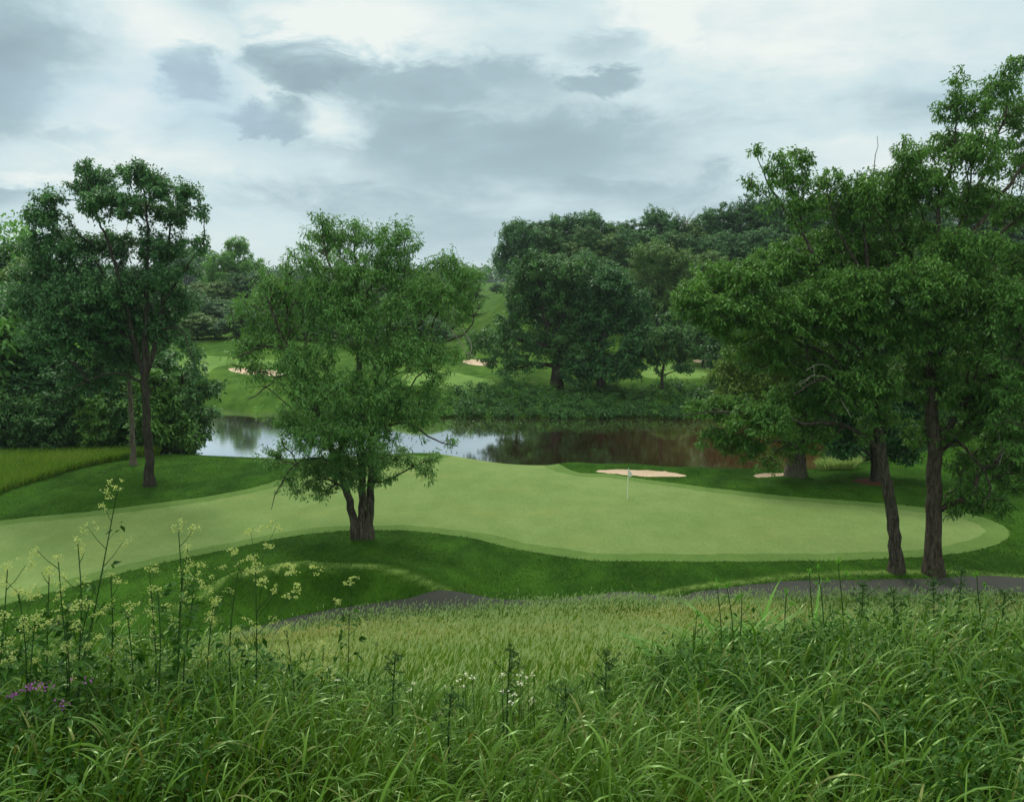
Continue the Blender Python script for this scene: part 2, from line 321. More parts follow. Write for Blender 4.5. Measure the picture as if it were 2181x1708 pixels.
def f_water(b, p, out):
    P = pos(b)
    h = b.m('ADD', b.noise(b.scl(P, .5, 1.4, 1), 1.1, 4, .6), b.m('MULTIPLY', b.noise(b.scl(P, .6, 2.0, 1), .12, 2, .5), 1.5))
    b.put(p.inputs['Base Color'], b.mix(b.noise(P, .05, 2, .5), (.060, .034, .012), (.095, .044, .018)))
    sx = b.n('ShaderNodeSeparateXYZ'); b.L.new(P, sx.inputs[0]); silt = b.ss(b.m('ADD', sx.outputs[0], b.m('MULTIPLY', b.noise(P, .06, 3, .5), 14)), 14, 40)
    b.put(p.inputs['Base Color'], b.mix(silt, p.inputs['Base Color'].links[0].from_socket, (.40, .13, .045)))
    bump(b, p, h, .10, .02)       # muddy water under a mirror-still surface seen at a grazing angle
    g = b.n('ShaderNodeBsdfGlossy'); g.inputs['Color'].default_value = (1, 1, 1, 1); g.inputs['Roughness'].default_value = .055; b.L.new(p.inputs['Normal'].links[0].from_socket, g.inputs['Normal'])
    lw = b.n('ShaderNodeLayerWeight'); mx = b.n('ShaderNodeMixShader'); b.L.new(b.ss(lw.outputs['Facing'], .30, .86, .08, .90), mx.inputs[0]); b.L.new(p.outputs[0], mx.inputs[1]); b.L.new(g.outputs[0], mx.inputs[2]); b.L.new(mx.outputs[0], out.inputs[0])
M['water'] = material('pond_water', f_water, .1, .2)

# ---------------------------------------------------------------- regions of the ground
def crom(pts, k=8):
    pts = np.array(pts, float); n = len(pts); out = []
    for i in range(n):
        p0, p1, p2, p3 = pts[i - 1], pts[i], pts[(i + 1) % n], pts[(i + 2) % n]
        for j in range(k):
            t = j / k; out.append(.5 * ((2 * p1) + (-p0 + p2) * t + (2 * p0 - 5 * p1 + 4 * p2 - p3) * t * t + (-p0 + 3 * p1 - 3 * p2 + p3) * t ** 3))
    return np.array(out)
def poly_uv(pts, k=8): return crom([ground(u, v)[:2] for u, v in pts], k)
def sdist(poly, x, y):    # signed distance, inside positive; only evaluated near the polygon
    lo = poly.min(0) - 3; hi = poly.max(0) + 3; out = np.full(len(x), -3.0)
    m = np.nonzero((x > lo[0]) & (x < hi[0]) & (y > lo[1]) & (y < hi[1]))[0]
    for i in range(0, len(m), 20000):
        ix = m[i:i + 20000]; px = x[ix][:, None]; py = y[ix][:, None]
        a = poly; c = np.roll(poly, -1, 0); dx = c[:, 0] - a[:, 0]; dy = c[:, 1] - a[:, 1]
        t = np.clip(((px - a[:, 0]) * dx + (py - a[:, 1]) * dy) / (dx * dx + dy * dy + 1e-12), 0, 1)
        d = np.sqrt((px - a[:, 0] - t * dx) ** 2 + (py - a[:, 1] - t * dy) ** 2).min(1)
        cr = ((a[:, 1] > py) != (c[:, 1] > py)) & (px < dx * (py - a[:, 1]) / (dy + 1e-12) + a[:, 0])
        out[ix] = np.where(cr.sum(1) % 2 == 1, d, -d)
    return out
gp = [(u, v) for u, v in ((0, 1108), (150, 1093), (300, 1075), (450, 1055), (545, 1036), (600, 1018), (640, 997), (690, 978), (780, 970), (860, 968), (930, 967), (1000, 969), (1100, 979), (1200, 993), (1300, 1009), (1450, 1030), (1600, 1048), (1800, 1065), (1950, 1078), (2070, 1095), (2135, 1118), (2150, 1138), (2120, 1160), (2040, 1178), (1900, 1188), (1700, 1193), (1500, 1195),
      (1300, 1194), (1200, 1185), (1100, 1168), (1000, 1145), (900, 1132), (800, 1128), (700, 1132), (600, 1145), (480, 1170), (380, 1190), (250, 1222), (130, 1255), (0, 1290))]
GREEN = poly_uv([(-500, 1170)] + gp + [(-300, 1380), (-900, 1300)], 6)
def path_strip(pts):
    c = np.array([p[:2] for p in pts]); out = []
    for i in range(len(c) - 1):
        for j in range(6):
            t = j / 6; p0, p1, p2, p3 = c[max(i - 1, 0)], c[i], c[i + 1], c[min(i + 2, len(c) - 1)]
            out.append(.5 * ((2 * p1) + (-p0 + p2) * t + (2 * p0 - 5 * p1 + 4 * p2 - p3) * t * t + (-p0 + 3 * p1 - 3 * p2 + p3) * t ** 3))
    out = np.array(out); d = np.gradient(out, axis=0); nn = np.c_[-d[:, 1], d[:, 0]] / np.linalg.norm(d, axis=1)[:, None]
    return out, nn
# far edge of the cart path, then the strip 2.5 m to its near side
pe = [atz(u, v, -.3) for u, v in ((360, 1396), (480, 1350), (560, 1325), (640, 1304), (720, 1291), (830, 1283), (940, 1282))] + [np.array(p) for p in ((2.0, 39.9, 0), (5.5, 40.6, 0))] + \
     [ground(u, v) for u, v in ((1420, 1270), (1500, 1257), (1600, 1245), (1750, 1234), (1950, 1232), (2181, 1230), (2400, 1228), (2700, 1222))]
pe = [np.array((-36, 21, 0)), np.array((-24, 28.3, 0)), np.array((-18, 31.5, 0))] + pe
pc, pn = path_strip(pe)
PATH = np.r_[pc, (pc - pn * 2.3)[::-1]]
B_NEAR = poly_uv([(1266, 1002), (1300, 999), (1360, 999.5), (1420, 1004), (1466, 1012), (1420, 1014.5), (1360, 1013), (1300, 1007.5)])
B_SMALL = poly_uv([(1606, 1010), (1632, 1007), (1672, 1006), (1676, 1011), (1640, 1015), (1612, 1015)])
B_FAR1 = poly_uv([(484, 785), (520, 782), (560, 786), (622, 791), (615, 799), (560, 799), (515, 795)])
B_FAR2 = poly_uv([(985, 768), (1015, 765), (1052, 767), (1056, 776), (1020, 778), (1000, 775)])
B_FAR3 = poly_uv([(1478, 766), (1500, 765), (1524, 766), (1522, 770), (1480, 770)])
FG1 = poly_uv([(860, 800), (930, 790), (1000, 800), (1052, 812), (1030, 824), (940, 828), (870, 822)])
FG2 = poly_uv([(1380, 784), (1440, 774), (1530, 775), (1540, 800), (1440, 806), (1370, 802)])
FG3 = poly_uv([(310, 772), (350, 757), (430, 758), (540, 764), (640, 772), (700, 780), (640, 784), (480, 778), (430, 800), (320, 806)])

def build_ground():
    ys = np.concatenate([np.arange(-16, 34, .6), np.arange(34, 95, .36), np.arange(95, 180, .8)])
    g = [180.0]
    while g[-1] < 5000: g.append(g[-1] * 1.022 + .4)
    ys = np.concatenate([ys, g]); ss = np.linspace(-1, 1, 281); ss = np.sign(ss) * (0.75 * np.abs(ss) + .25 * np.abs(ss) ** 3)
    X = ss[None] * (np.maximum(ys, 0) * 0.95 + 24)[:, None]; Y = np.repeat(ys[:, None], len(ss), 1)
    Zz = H(X, Y); x, y, z = X.ravel(), Y.ravel(), Zz.ravel()
    rng = np.random.RandomState(3)
    # gentle natural unevenness away from the green
    nx = np.sin(x * .9 + 1.3 * np.sin(y * .7)) * np.sin(y * .8 + 1.1 * np.sin(x * .6))
    s_g = sdist(GREEN, x, y); s_p = sdist(PATH, x, y)
    z = z + nx * .03 * np.clip(-s_g / 2, 0, 1) * np.clip(-s_p, 0, 1) * (y < 400)
    n = len(ss); i = np.arange((len(ys) - 1) * n).reshape(-1, n)[:, :-1].ravel()
    T = np.r_[np.c_[i, i + 1, i + n + 1], np.c_[i, i + n + 1, i + n]]
    V = [np.c_[x, y, z]]; nv = [len(x)]
    bun = {k: sdist(p, x, y) for k, p in (('n', B_NEAR), ('s', B_SMALL), ('a', B_FAR1), ('b', B_FAR2), ('c', B_FAR3))}
    meadow_y = np.interp(x, [p[0] for p in PATH_NEAR], [p[1] for p in PATH_NEAR])
    rag = (np.sin(x * 3.1 + 2 * np.sin(y * 2.3)) + np.sin(y * 4.3 + x * 1.7) + np.sin(x * 1.1 - y * .9)) / 3
    s_g = s_g + rag * .07; s_p = s_p + rag * .05
    F = {'path': s_p, 'green_all': s_g, 'inner': s_g - 1.3 + rag * .12, 'fg1': sdist(FG1, x, y), 'fg2': sdist(FG2, x, y), 'fg3': sdist(FG3, x, y),
         'meadow': meadow_y - y, 'far': y - 100.0 + 0 * x, **bun}
    V0 = V[0]
    # sand lies lower than its grass lip
    for k in 'nsabc': V0[:, 2] -= np.clip(F[k] * .6, 0, .26)
    V0[:, 2] -= np.clip((s_g + .05) * .6, 0, .03)
    verts = [V0]; fields = {k: [v] for k, v in F.items()}; cnt = len(V0)
    flat = {k: v for k, v in F.items()}
    vv = V0
    def split(T, key):
        nonlocal vv, flat
        f = flat[key]; s = f[T] > 0; c = s.sum(1)
        inn = T[c == 3]; out = T[c == 0]; mix = T[(c == 1) | (c == 2)]
        if not len(mix): return inn, out
        cache = {}; nvs = []; nb = len(vv)
        def mid(a, b_):
            k = (a, b_) if a < b_ else (b_, a)
            if k not in cache: cache[k] = nb + len(nvs); nvs.append((k[0], k[1], f[k[0]] / (f[k[0]] - f[k[1]])))
            return cache[k]
        I = []; O = []
        for t in mix.tolist():
            for r in range(3):
                a, b_, c_ = t[r], t[(r + 1) % 3], t[(r + 2) % 3]
                if (f[a] > 0) != (f[b_] > 0) and (f[a] > 0) != (f[c_] > 0): break
            ab, ac = mid(a, b_), mid(a, c_); A = I if f[a] > 0 else O; B = O if f[a] > 0 else I
            A.append((a, ab, ac)); B.append((ab, b_, c_)); B.append((ab, c_, ac))
        e = np.array([q[:2] for q in nvs], int); t = np.array([q[2] for q in nvs])[:, None]
        vv = np.r_[vv, vv[e[:, 0]] * (1 - t) + vv[e[:, 1]] * t]
        for k in flat: flat[k] = np.r_[flat[k], flat[k][e[:, 0]] * (1 - t[:, 0]) + flat[k][e[:, 1]] * t[:, 0]]
        flat[key][nb:] = 0
        return np.r_[inn, np.array(I, int).reshape(-1, 3)], np.r_[out, np.array(O, int).reshape(-1, 3)]
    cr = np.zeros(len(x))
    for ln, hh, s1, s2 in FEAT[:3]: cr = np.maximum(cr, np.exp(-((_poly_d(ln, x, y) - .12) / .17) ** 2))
    flat['crest_highlight'] = cr  # mask for the painted highlight along the first three ridge lines
    R = {}
    R['cart_path'], T = split(T, 'path')
    R['near_bunker'], T = split(T, 'n'); R['small'], T = split(T, 's'); R['fb1'], T = split(T, 'a'); R['fb2'], T = split(T, 'b'); R['fb3'], T = split(T, 'c')
    G, T = split(T, 'green_all'); R['green'], R['collar'] = split(G, 'inner')
    R['fg1'], T = split(T, 'fg1'); R['fg2'], T = split(T, 'fg2'); R['fg3'], T = split(T, 'fg3')
    R['meadow'], T = split(T, 'meadow'); R['far'], R['rough'] = split(T, 'far')
    spec = {'cart_path': ('path', 'asphalt'), 'near_bunker': ('sand_bunker', 'sand'), 'small': ('sand_bunker', 'sand'), 'fb1': ('sand_bunker', 'sand'), 'fb2': ('sand_bunker', 'sand'), 'fb3': ('sand_bunker', 'sand'),
            'green': ('putting_green', 'green'), 'collar': ('green_collar', 'collar'), 'fg1': ('far_green', 'fairway'), 'fg2': ('far_fairway', 'fairway'), 'fg3': ('far_fairway', 'fairway'),
            'meadow': ('meadow_ground', 'meadow'), 'far': ('terrain', 'far_turf'), 'rough': ('lawn', 'rough')}
    for k, t in R.items():
        if not len(t): continue
        u, inv = np.unique(t, return_inverse=True); nm, mt = spec[k]
        tag(mesh(nm, vv[u], inv.reshape(-1, 3), M[mt], attrs={'crest_highlight': flat['crest_highlight'][u]} if k == 'rough' else None), kind='structure')
PATH_NEAR = (pc - pn * 2.5); PATH_NEAR = PATH_NEAR[np.argsort(PATH_NEAR[:, 0])]
build_ground()
# pond
def build_water():
    xs = np.linspace(-90, 100, 40); ys = np.linspace(66, 132, 20); X, Y = np.meshgrid(xs, ys); i = np.arange(19 * 40).reshape(19, 40)[:, :-1].ravel()
    tag(mesh('pond_water', np.c_[X.ravel(), Y.ravel(), np.full(X.size, WL)], np.c_[i, i + 1, i + 41, i + 40], M['water']), kind='structure')
build_water()
# ---------------------------------------------------------------- leaves and bark
def leaf_mat(name, dark, light, trans=.25, rough=.45, spec=.38):
    m = bpy.data.materials.new(name); m.use_nodes = True; b = NB(m.node_tree)
    out = b.n('ShaderNodeOutputMaterial'); p = b.n('ShaderNodeBsdfPrincipled'); t = b.n('ShaderNodeBsdfTranslucent'); mx = b.n('ShaderNodeMixShader')
    a = attr(b, 'tint'); c = b.mix(a, dark, light)
    b.L.new(c, p.inputs['Base Color']); p.inputs['Roughness'].default_value = rough; p.inputs['Specular IOR Level'].default_value = spec
    p.inputs['Specular Tint'].default_value = (.72, 1, .62, 1)
    c2 = b.mix(1.0, c, (1.5, 1.4, .8), 'MULTIPLY'); b.L.new(c2, t.inputs[0])
    mx.inputs[0].default_value = trans; b.L.new(p.outputs[0], mx.inputs[1]); b.L.new(t.outputs[0], mx.inputs[2]); b.L.new(mx.outputs[0], out.inputs[0])
    return m
def f_bark(c1, c2, sc=1.0):
    def fn(b, p, out):
        P = b.n('ShaderNodeTexCoord').outputs['Object']
        n = b.noise(b.scl(P, 9 * sc, 9 * sc, 1.6 * sc), 1.0, 5, .7, .5); n2 = b.noise(P, .6, 2, .5)
        f = b.ss(n, .38, .66); c = b.mix(f, c1, c2); c = b.mix(b.ss(n2, .45, .7, 0, .5), c, (c1[0] * 1.1, c1[1] * 1.6, c1[2]))
        b.put(p.inputs['Base Color'], c); bump(b, p, n, .9, .06)
    return fn
L = {
 'elder': leaf_mat('boxelder_leaf', (0.054, 0.157, 0.031), (0.160, 0.341, 0.084)),
 'ash': leaf_mat('ash_leaf', (0.039, 0.120, 0.019), (0.146, 0.316, 0.057)),
 'ashr': leaf_mat('reddish_leaf', (0.064, 0.122, 0.020), (0.145, 0.242, 0.042)),
 'maple': leaf_mat('maple_leaf', (0.022, 0.077, 0.028), (0.114, 0.274, 0.090), .22),
 'oak': leaf_mat('oak_leaf', (0.018, 0.064, 0.017), (0.099, 0.244, 0.064), .2),
 'oakd': leaf_mat('dark_leaf', (0.011, 0.053, 0.015), (0.069, 0.200, 0.056), .2),
 'grey': leaf_mat('grey_green_leaf', (0.070, 0.145, 0.038), (0.139, 0.255, 0.069), .25),
 'light': leaf_mat('light_leaf', (0.076, 0.203, 0.040), (0.167, 0.367, 0.080), .3),
 'conif': leaf_mat('conifer_needle', (0.013, 0.048, 0.015), (0.028, 0.082, 0.023), .1),
}
BK = material('brown_bark', f_bark((.036, .032, .023), (.130, .114, .085)), .95, .1)
BKR = material('reddish_bark', f_bark((.036, .030, .021), (.132, .108, .078)), .95, .1)
BKG = material('pale_bark', f_bark((.09, .075, .055), (.20, .17, .13)), .95, .1)
BKD = material('dark_bark', f_bark((.022, .020, .015), (.072, .065, .050)), .95, .1)
DEADM = material('dead_wood', f_bark((.20, .18, .15), (.42, .39, .33), 2), .9, .1)

def tubes(path_list, sides=6, squash=None, ridge=0.0, rng=None):
    """swept tubes: each path is (points (n,3), radii (n,))"""
    V = []; F = []; o = 0; an = np.arange(sides) / sides * 2 * np.pi
    for P, R in path_list:
        P = np.asarray(P, float); R = np.asarray(R, float); n = len(P)
        T = np.gradient(P, axis=0); T /= np.linalg.norm(T, axis=1)[:, None] + 1e-9
        a = np.array([1.0, 0, 0]) if abs(T[0, 0]) < .9 else np.array([0, 1.0, 0])
        B = np.cross(T, a); B /= np.linalg.norm(B, axis=1)[:, None] + 1e-9; C = np.cross(T, B)
        rr = R[:, None] * np.ones(sides)
        if ridge and rng is not None:
            ph = rng.rand(3) * 6.28; zz = np.arange(n)[:, None]
            rr = rr * (1 + ridge * (np.sin(an * 5 + ph[0] + zz * .13) * .5 + np.sin(an * 9 + ph[1] - zz * .1) * .5)) + ridge * .25 * R[:, None] * rng.randn(n, sides) * .4
        V.append((P[:, None] + B[:, None] * (np.cos(an) * rr)[..., None] + C[:, None] * (np.sin(an) * rr)[..., None]).reshape(-1, 3))
        i = np.arange((n - 1) * sides).reshape(n - 1, sides); j = np.roll(i, -1, 1)
        F.append(np.stack([i, j, j + sides, i + sides], -1).reshape(-1, 4) + o); o += n * sides
    return np.concatenate(V), np.concatenate(F)
def resamp(P, R, step):
    P = np.asarray(P, float); n = len(P); t = np.arange(n); d = np.r_[0, np.cumsum(np.linalg.norm(np.diff(P, axis=0), axis=1))]
    m = max(int(d[-1] / step) + 1, 3); s = np.linspace(0, d[-1], m)
    out = np.empty((m, 3))
    for k in range(3):        # smooth with a cubic through the points
        g = np.gradient(P[:, k], d); i = np.clip(np.searchsorted(d, s, 'right') - 1, 0, n - 2); h = d[i + 1] - d[i]; u = (s - d[i]) / h
        out[:, k] = (2 * u**3 - 3 * u**2 + 1) * P[i, k] + (u**3 - 2 * u**2 + u) * h * g[i] + (-2 * u**3 + 3 * u**2) * P[i + 1, k] + (u**3 - u**2) * h * g[i + 1]
    return out, np.interp(s, d, R)
def leaves(P, A, Ln, Wd, rng, jitter=.5):
    """leaf blades at P along axes A; lengths Ln, widths Wd; two folded triangles each"""
    n = len(P); up = np.array([0, 0, 1.0]); A = A / (np.linalg.norm(A, axis=1)[:, None] + 1e-9)
    S = np.cross(A, up + rng.randn(n, 3) * jitter); S /= np.linalg.norm(S, axis=1)[:, None] + 1e-9; N = np.cross(S, A)
    Ln = np.asarray(Ln)[:, None] if np.ndim(Ln) else Ln; Wd = np.asarray(Wd)[:, None] if np.ndim(Wd) else Wd
    mid = P + A * Ln * .45 + N * Ln * .04
    V = np.stack([P, mid + S * Wd * .5 - N * Wd * .12, P + A * Ln - up * Ln * .22, mid - S * Wd * .5 - N * Wd * .12], 1).reshape(-1, 3)
    i = np.arange(n) * 4
    return V, np.c_[i, i + 1, i + 2, i + 3]
def grow(name, trunks, blobs, seed, ntip, leafm, bark, nleaf=40, R=.55, leaf=(.24, .10), flat=.5, label='', cat='tree', group=None, base=None, sides=12, bf=.35, twig=.012, flare=1.7, dead=None, step=.7, dens_top=None, droop=.35, sag=.0, hang=0.0, stretch=1.0):
    rng = np.random.RandomState(seed); base = np.asarray(base if base is not None else trunks[0][0][0], float)
    nodes = []; par = []; grad = []; paths = []; plen = []
    for P, Rr in trunks:
        P, Rr = resamp(np.asarray(P, float), Rr, .45 if sides > 8 else .8)
        P = P.copy(); P[1:-1] += rng.randn(len(P) - 2, 3) * .035
        st = len(nodes)
        if st:                    # begin at the nearest existing limb
            Q = np.array(nodes); k = int(np.argmin(((Q - P[0]) ** 2).sum(1))); pl0 = plen[k]
        else: k = -1; pl0 = 0
        d = pl0 + np.r_[0, np.cumsum(np.linalg.norm(np.diff(P, axis=0), axis=1))]
        for i in range(len(P)): nodes.append(P[i]); par.append(k if i == 0 else st + i - 1); grad.append(Rr[i]); plen.append(d[i])
        paths.append((P, Rr, st == 0 or (P[0][2] - base[2]) < .8))
    nt = len(nodes)
    # twig ends spread through the crown lobes, denser near their outside
    w = np.array([(b_[3] * b_[4] * b_[5]) ** .72 * (b_[6] if len(b_) > 6 else 1) for b_ in blobs]); w /= w.sum()
    tips = []
    for i, b_ in enumerate(blobs):
        m = max(int(round(w[i] * ntip)), 3); v = rng.randn(m, 3); v /= np.linalg.norm(v, axis=1)[:, None]; v[:, 2] = np.where((v[:, 2] < 0) & (rng.rand(m) < .4), -v[:, 2], v[:, 2])
        r = rng.rand(m) ** .42
        tips.append(np.array(b_[:3]) + v * r[:, None] * np.array(b_[3:6]))
    tips = np.concatenate(tips)
    cap = nt + len(tips) * 8; NP = np.empty((cap, 3)); NP[:nt] = nodes; PL = np.empty(cap); PL[:nt] = plen; cnt = nt
    PR = list(par); TR = np.array(nodes)
    dist = np.array([((TR - t) ** 2).sum(1).min() for t in tips]); order = np.argsort(dist)
    ends = []; lowb = base[2] + 1.0
    lo_ok = np.ones(cap, bool); lo_ok[:nt] = TR[:, 2] > base[2] + (.12 * (TR[:, 2].max() - base[2]))
    for ti in order:
        t = tips[ti]; D = np.sqrt(((NP[:cnt] - t) ** 2).sum(1)); below = np.maximum(NP[:cnt, 2] - t[2], 0)
        cost = D + bf * PL[:cnt] + below * .5 + np.where(lo_ok[:cnt], 0, 50)
        k = int(np.argmin(cost)); p0 = NP[k]; d = D[k]; m = int(min(max(np.ceil(d / step), 1), 7)); prev = k
        arch = np.array([0, 0, .12 * d]) - np.array([0, 0, sag * d]); jt = rng.randn(3) * .05 * d
        for j in range(1, m + 1):
            f = j / m; q = p0 + (t - p0) * f + (arch + jt) * np.sin(np.pi * f)
            NP[cnt] = q; PR.append(prev); PL[cnt] = PL[prev] + d / m; prev = cnt; cnt += 1
        ends.append(prev)
    NP = NP[:cnt]; PR = np.array(PR)
    load = np.zeros(cnt); load[ends] += 1
    for i in range(cnt - 1, nt - 1, -1): load[PR[i]] += load[i]
    rad = twig * np.maximum(load, 1) ** .42
    maxr = np.array([0.0] * cnt)
    i = np.arange(nt, cnt); p = PR[i]; r1 = rad[i]; r0 = np.where(p < nt, np.minimum(np.array(list(grad) + [0] * (cnt - nt))[p] * .8, r1 * 1.25), rad[p]); r0 = np.maximum(r0, r1)
    A = NP[p]; B = NP[i]; T = B - A; T /= np.linalg.norm(T, axis=1)[:, None] + 1e-9
    sd_ = 4; U = np.cross(T, [.3, .2, .93]); U /= np.linalg.norm(U, axis=1)[:, None] + 1e-9; W_ = np.cross(T, U)
    an = np.arange(sd_) / sd_ * 2 * np.pi
    ring = lambda C, r: C[:, None] + (U[:, None] * np.cos(an)[None, :, None] + W_[:, None] * np.sin(an)[None, :, None]) * r[:, None, None]
    bV = np.concatenate([ring(A, r0), ring(B + T * r1[:, None] * .5, r1)], 1).reshape(-1, 3); o = np.arange(len(i))[:, None] * 8; j = np.arange(4)[None]; j2 = (j + 1) % 4
    bF = np.stack([o + j, o + j2, o + j2 + 4, o + j + 4], -1).reshape(-1, 4)
    tp = []
    for P, Rr, root in paths:
        Rr = Rr.copy()
        if root: hgt = P[:, 2] - base[2]; Rr *= 1 + (flare - 1) * np.exp(-np.maximum(hgt, 0) / (Rr[0] * 1.6)); P = P.copy(); P[0, 2] -= .35
        tp.append((P, Rr))
    tV, tF = tubes(tp, sides, ridge=.07 if sides > 8 else 0, rng=rng)
    # leaf clumps around the twig ends
    E = NP[ends]; ne = len(E); ct = rng.rand(ne)
    cnts = np.maximum((nleaf * (.55 + .9 * rng.rand(ne))).astype(int), 3); ix = np.repeat(np.arange(ne), cnts); n = len(ix)
    v = rng.randn(n, 3); v /= np.linalg.norm(v, axis=1)[:, None]; v *= (rng.rand(n) ** .45)[:, None]; cr = (R * (.6 + .75 * rng.rand(ne)))[ix]
    tdir = NP[ends] - NP[PR[ends]]; tdir /= np.linalg.norm(tdir, axis=1)[:, None] + 1e-9; tdir = tdir * .8 + np.array([0, 0, .25]) + rng.randn(ne, 3) * .25; tdir /= np.linalg.norm(tdir, axis=1)[:, None]
    al = (rng.rand(n) * 1.7 - 1.0)[:, None] * stretch     # leaves run along the twig and thin out towards its tip
    off = (v * .62 * (1.1 - .45 * np.maximum(al, 0))) * cr[:, None] * np.array([1, 1, flat]) + tdir[ix] * al * cr[:, None]; off[:, 2] -= hang * (off[:, 0] ** 2 + off[:, 1] ** 2) / R
    ax = off * [1, 1, .5] / R + rng.randn(n, 3) * .45; ax[:, 2] -= droop
    lv, lf = leaves(E[ix] + off, ax, leaf[0] * (.65 + .7 * rng.rand(n)), leaf[1] * (.7 + .6 * rng.rand(n)), rng)
    tint = np.clip(.55 * ct[ix] + .45 * rng.rand(n), 0, 1)
    root = empty(name, base, label, cat, group)
    mesh('trunk', tV - base, tF, bark, root); mesh('branches', bV - base, bF, bark, root)
    mesh('crown', lv - base, lf, leafm, root, smooth=False, attrs={'tint': np.repeat(tint, 4)})
    if dead:
        for pts in dead:
            paths_ = []
            P, Rr = resamp(pts, np.linspace(.035, .012, len(pts)), .3); P = P + rng.randn(*P.shape) * .03; paths_.append((P, Rr))
            for _ in range(4):
                k = rng.randint(1, len(P) - 1); q = P[k]; dd = rng.randn(3) * [1, 1, .9]; dd /= np.linalg.norm(dd); l_ = .3 + .7 * rng.rand()
                paths_.append((np.array([q, q + dd * l_ * .5 + rng.randn(3) * .05, q + dd * l_ - [0, 0, .12]]), np.array([.016, .011, .006])))
            dV, dF = tubes(paths_, 5); mesh('dead_branch', dV - base, dF, DEADM, root)
    return root
def dup(root, loc, rz, sc, label=None, group=None):
    r = root.copy(); COL.objects.link(r); r.location = tuple(float(a) for a in loc); r.rotation_euler = (0, 0, rz); r.scale = sc
    if label: r['label'] = label
    if group: r['group'] = group
    for ch in list(root.children):
        c = ch.copy(); COL.objects.link(c); c.parent = r
    return r
def PT(Y, pts, dy=0, rs=None):       # picture columns/rows of a limb, at the tree's own depth -> world polyline
    n = len(pts); dys = np.linspace(0, 1, n) * dy if np.ndim(dy) == 0 else dy
    return np.array([aty(u, v, Y + d) for (u, v), d in zip(pts, dys)])
def BL(Y, lst, seed=0, spread=.9):
    rng = np.random.RandomState(seed + 7); out = []
    for b_ in lst:
        u, v, ru, rv = b_[:4]; s = Y / 1817.4; wt = b_[4] if len(b_) > 4 else 1; dy = b_[5] if len(b_) > 5 else (rng.rand() - .5) * 2 * spread * min(ru * 1.2 * s, 3.0)
        c = aty(u, v, Y + dy); out.append((*c, ru * s, max(ru, rv) * s * .95, rv * s, wt))
    return out
def lr(n, a, b): return np.linspace(a, b, n)

# ---------------------------------------------------------------- the near trees
# three-stemmed tree on the mound
Y = 49.0; g = ground(770, 1146); Y = g[1]
def zf(P): P = P.copy(); P[0, 2] = h1(P[0, 0], P[0, 1]); return P
grow('three_stemmed_tree', [
  (zf(PT(Y, [(771, 1146), (772, 1080), (771, 1000), (768, 880), (765, 760), (762, 650), (758, 560), (752, 490)])), [.24, .22, .21, .19, .15, .11, .07, .03]),
  (zf(PT(Y, [(762, 1142), (742, 1060), (722, 1000), (698, 930), (655, 820), (600, 710), (565, 630)], -1.5)), [.24, .21, .19, .16, .12, .08, .03]),
  (zf(PT(Y, [(784, 1141), (790, 1050), (791, 980), (797, 900), (835, 780), (900, 680), (965, 600)], 1.5)), [.25, .22, .20, .17, .12, .08, .03]),
  (PT(Y, [(715, 985), (660, 975), (615, 1005), (590, 1050), (578, 1085)], -1.5), [.07, .06, .045, .03, .015]),
  (PT(Y, [(655, 820), (590, 740), (540, 745), (495, 765)], -1), [.09, .07, .05, .02]),
  (PT(Y, [(640, 790), (600, 800), (560, 830), (530, 850)], -2), [.06, .05, .04, .02]),
  (PT(Y, [(835, 780), (920, 740), (1000, 700), (1025, 640)], 1.5), [.09, .07, .04, .02]),
  (PT(Y, [(800, 910), (870, 900), (930, 940), (975, 950)], -1), [.07, .06, .04, .02]),
  (PT(Y, [(762, 650), (700, 560), (686, 480), (682, 452)], .5), [.08, .06, .03, .012]),
  (PT(Y, [(762, 650), (820, 570), (858, 500)], 1), [.08, .05, .02])],
  BL(Y, [(688, 488, 32, 38, .8), (700, 520, 50, 45), (745, 505, 45, 42, .9), (800, 520, 50, 42), (862, 512, 40, 42, .9), (640, 570, 45, 50), (750, 590, 100, 60), (850, 580, 50, 60), (575, 615, 40, 45), (610, 640, 50, 50), (530, 665, 45, 45, .7), (600, 710, 75, 50), (525, 740, 45, 36), (500, 765, 25, 22, .6),
         (945, 585, 60, 48), (1005, 600, 38, 45, .8), (900, 640, 80, 50), (975, 655, 55, 48, .9), (760, 690, 120, 70), (690, 640, 70, 60), (640, 780, 80, 50), (560, 800, 45, 40, .7), (860, 770, 90, 70), (930, 760, 60, 50, .7), (740, 850, 120, 60), (850, 880, 90, 60), (925, 850, 40, 55, .6), (640, 870, 45, 40, .6), (700, 930, 95, 40), (600, 960, 38, 35, .8), (572, 995, 30, 26, .7), (620, 1030, 30, 26, .7),
         (650, 1010, 45, 35), (720, 1000, 50, 35), (820, 970, 60, 40), (880, 990, 30, 28, .7), (915, 980, 22, 34, .6), (905, 1015, 18, 14, .5), (690, 1045, 26, 18, .8), (815, 1015, 30, 22, .8), (760, 1000, 60, 40), (700, 990, 60, 40), (670, 1040, 34, 24, .8), (740, 920, 110, 50), (620, 900, 50, 40), (960, 940, 15, 12, .5)], 1),
  11, 2300, L['elder'], BK, nleaf=44, R=.46, leaf=(.20, .07), flat=.9, label='three-stemmed leafy tree on the grassy mound in front of the putting green', cat='tree', base=g, hang=.05,
  dead=[PT(Y, [(852, 755), (835, 800), (820, 850), (825, 900)], -2), PT(Y, [(865, 740), (850, 790)], -2.2), PT(Y, [(985, 700), (1005, 740), (975, 790)], -1), PT(Y, [(960, 700), (1000, 760)], -1)])
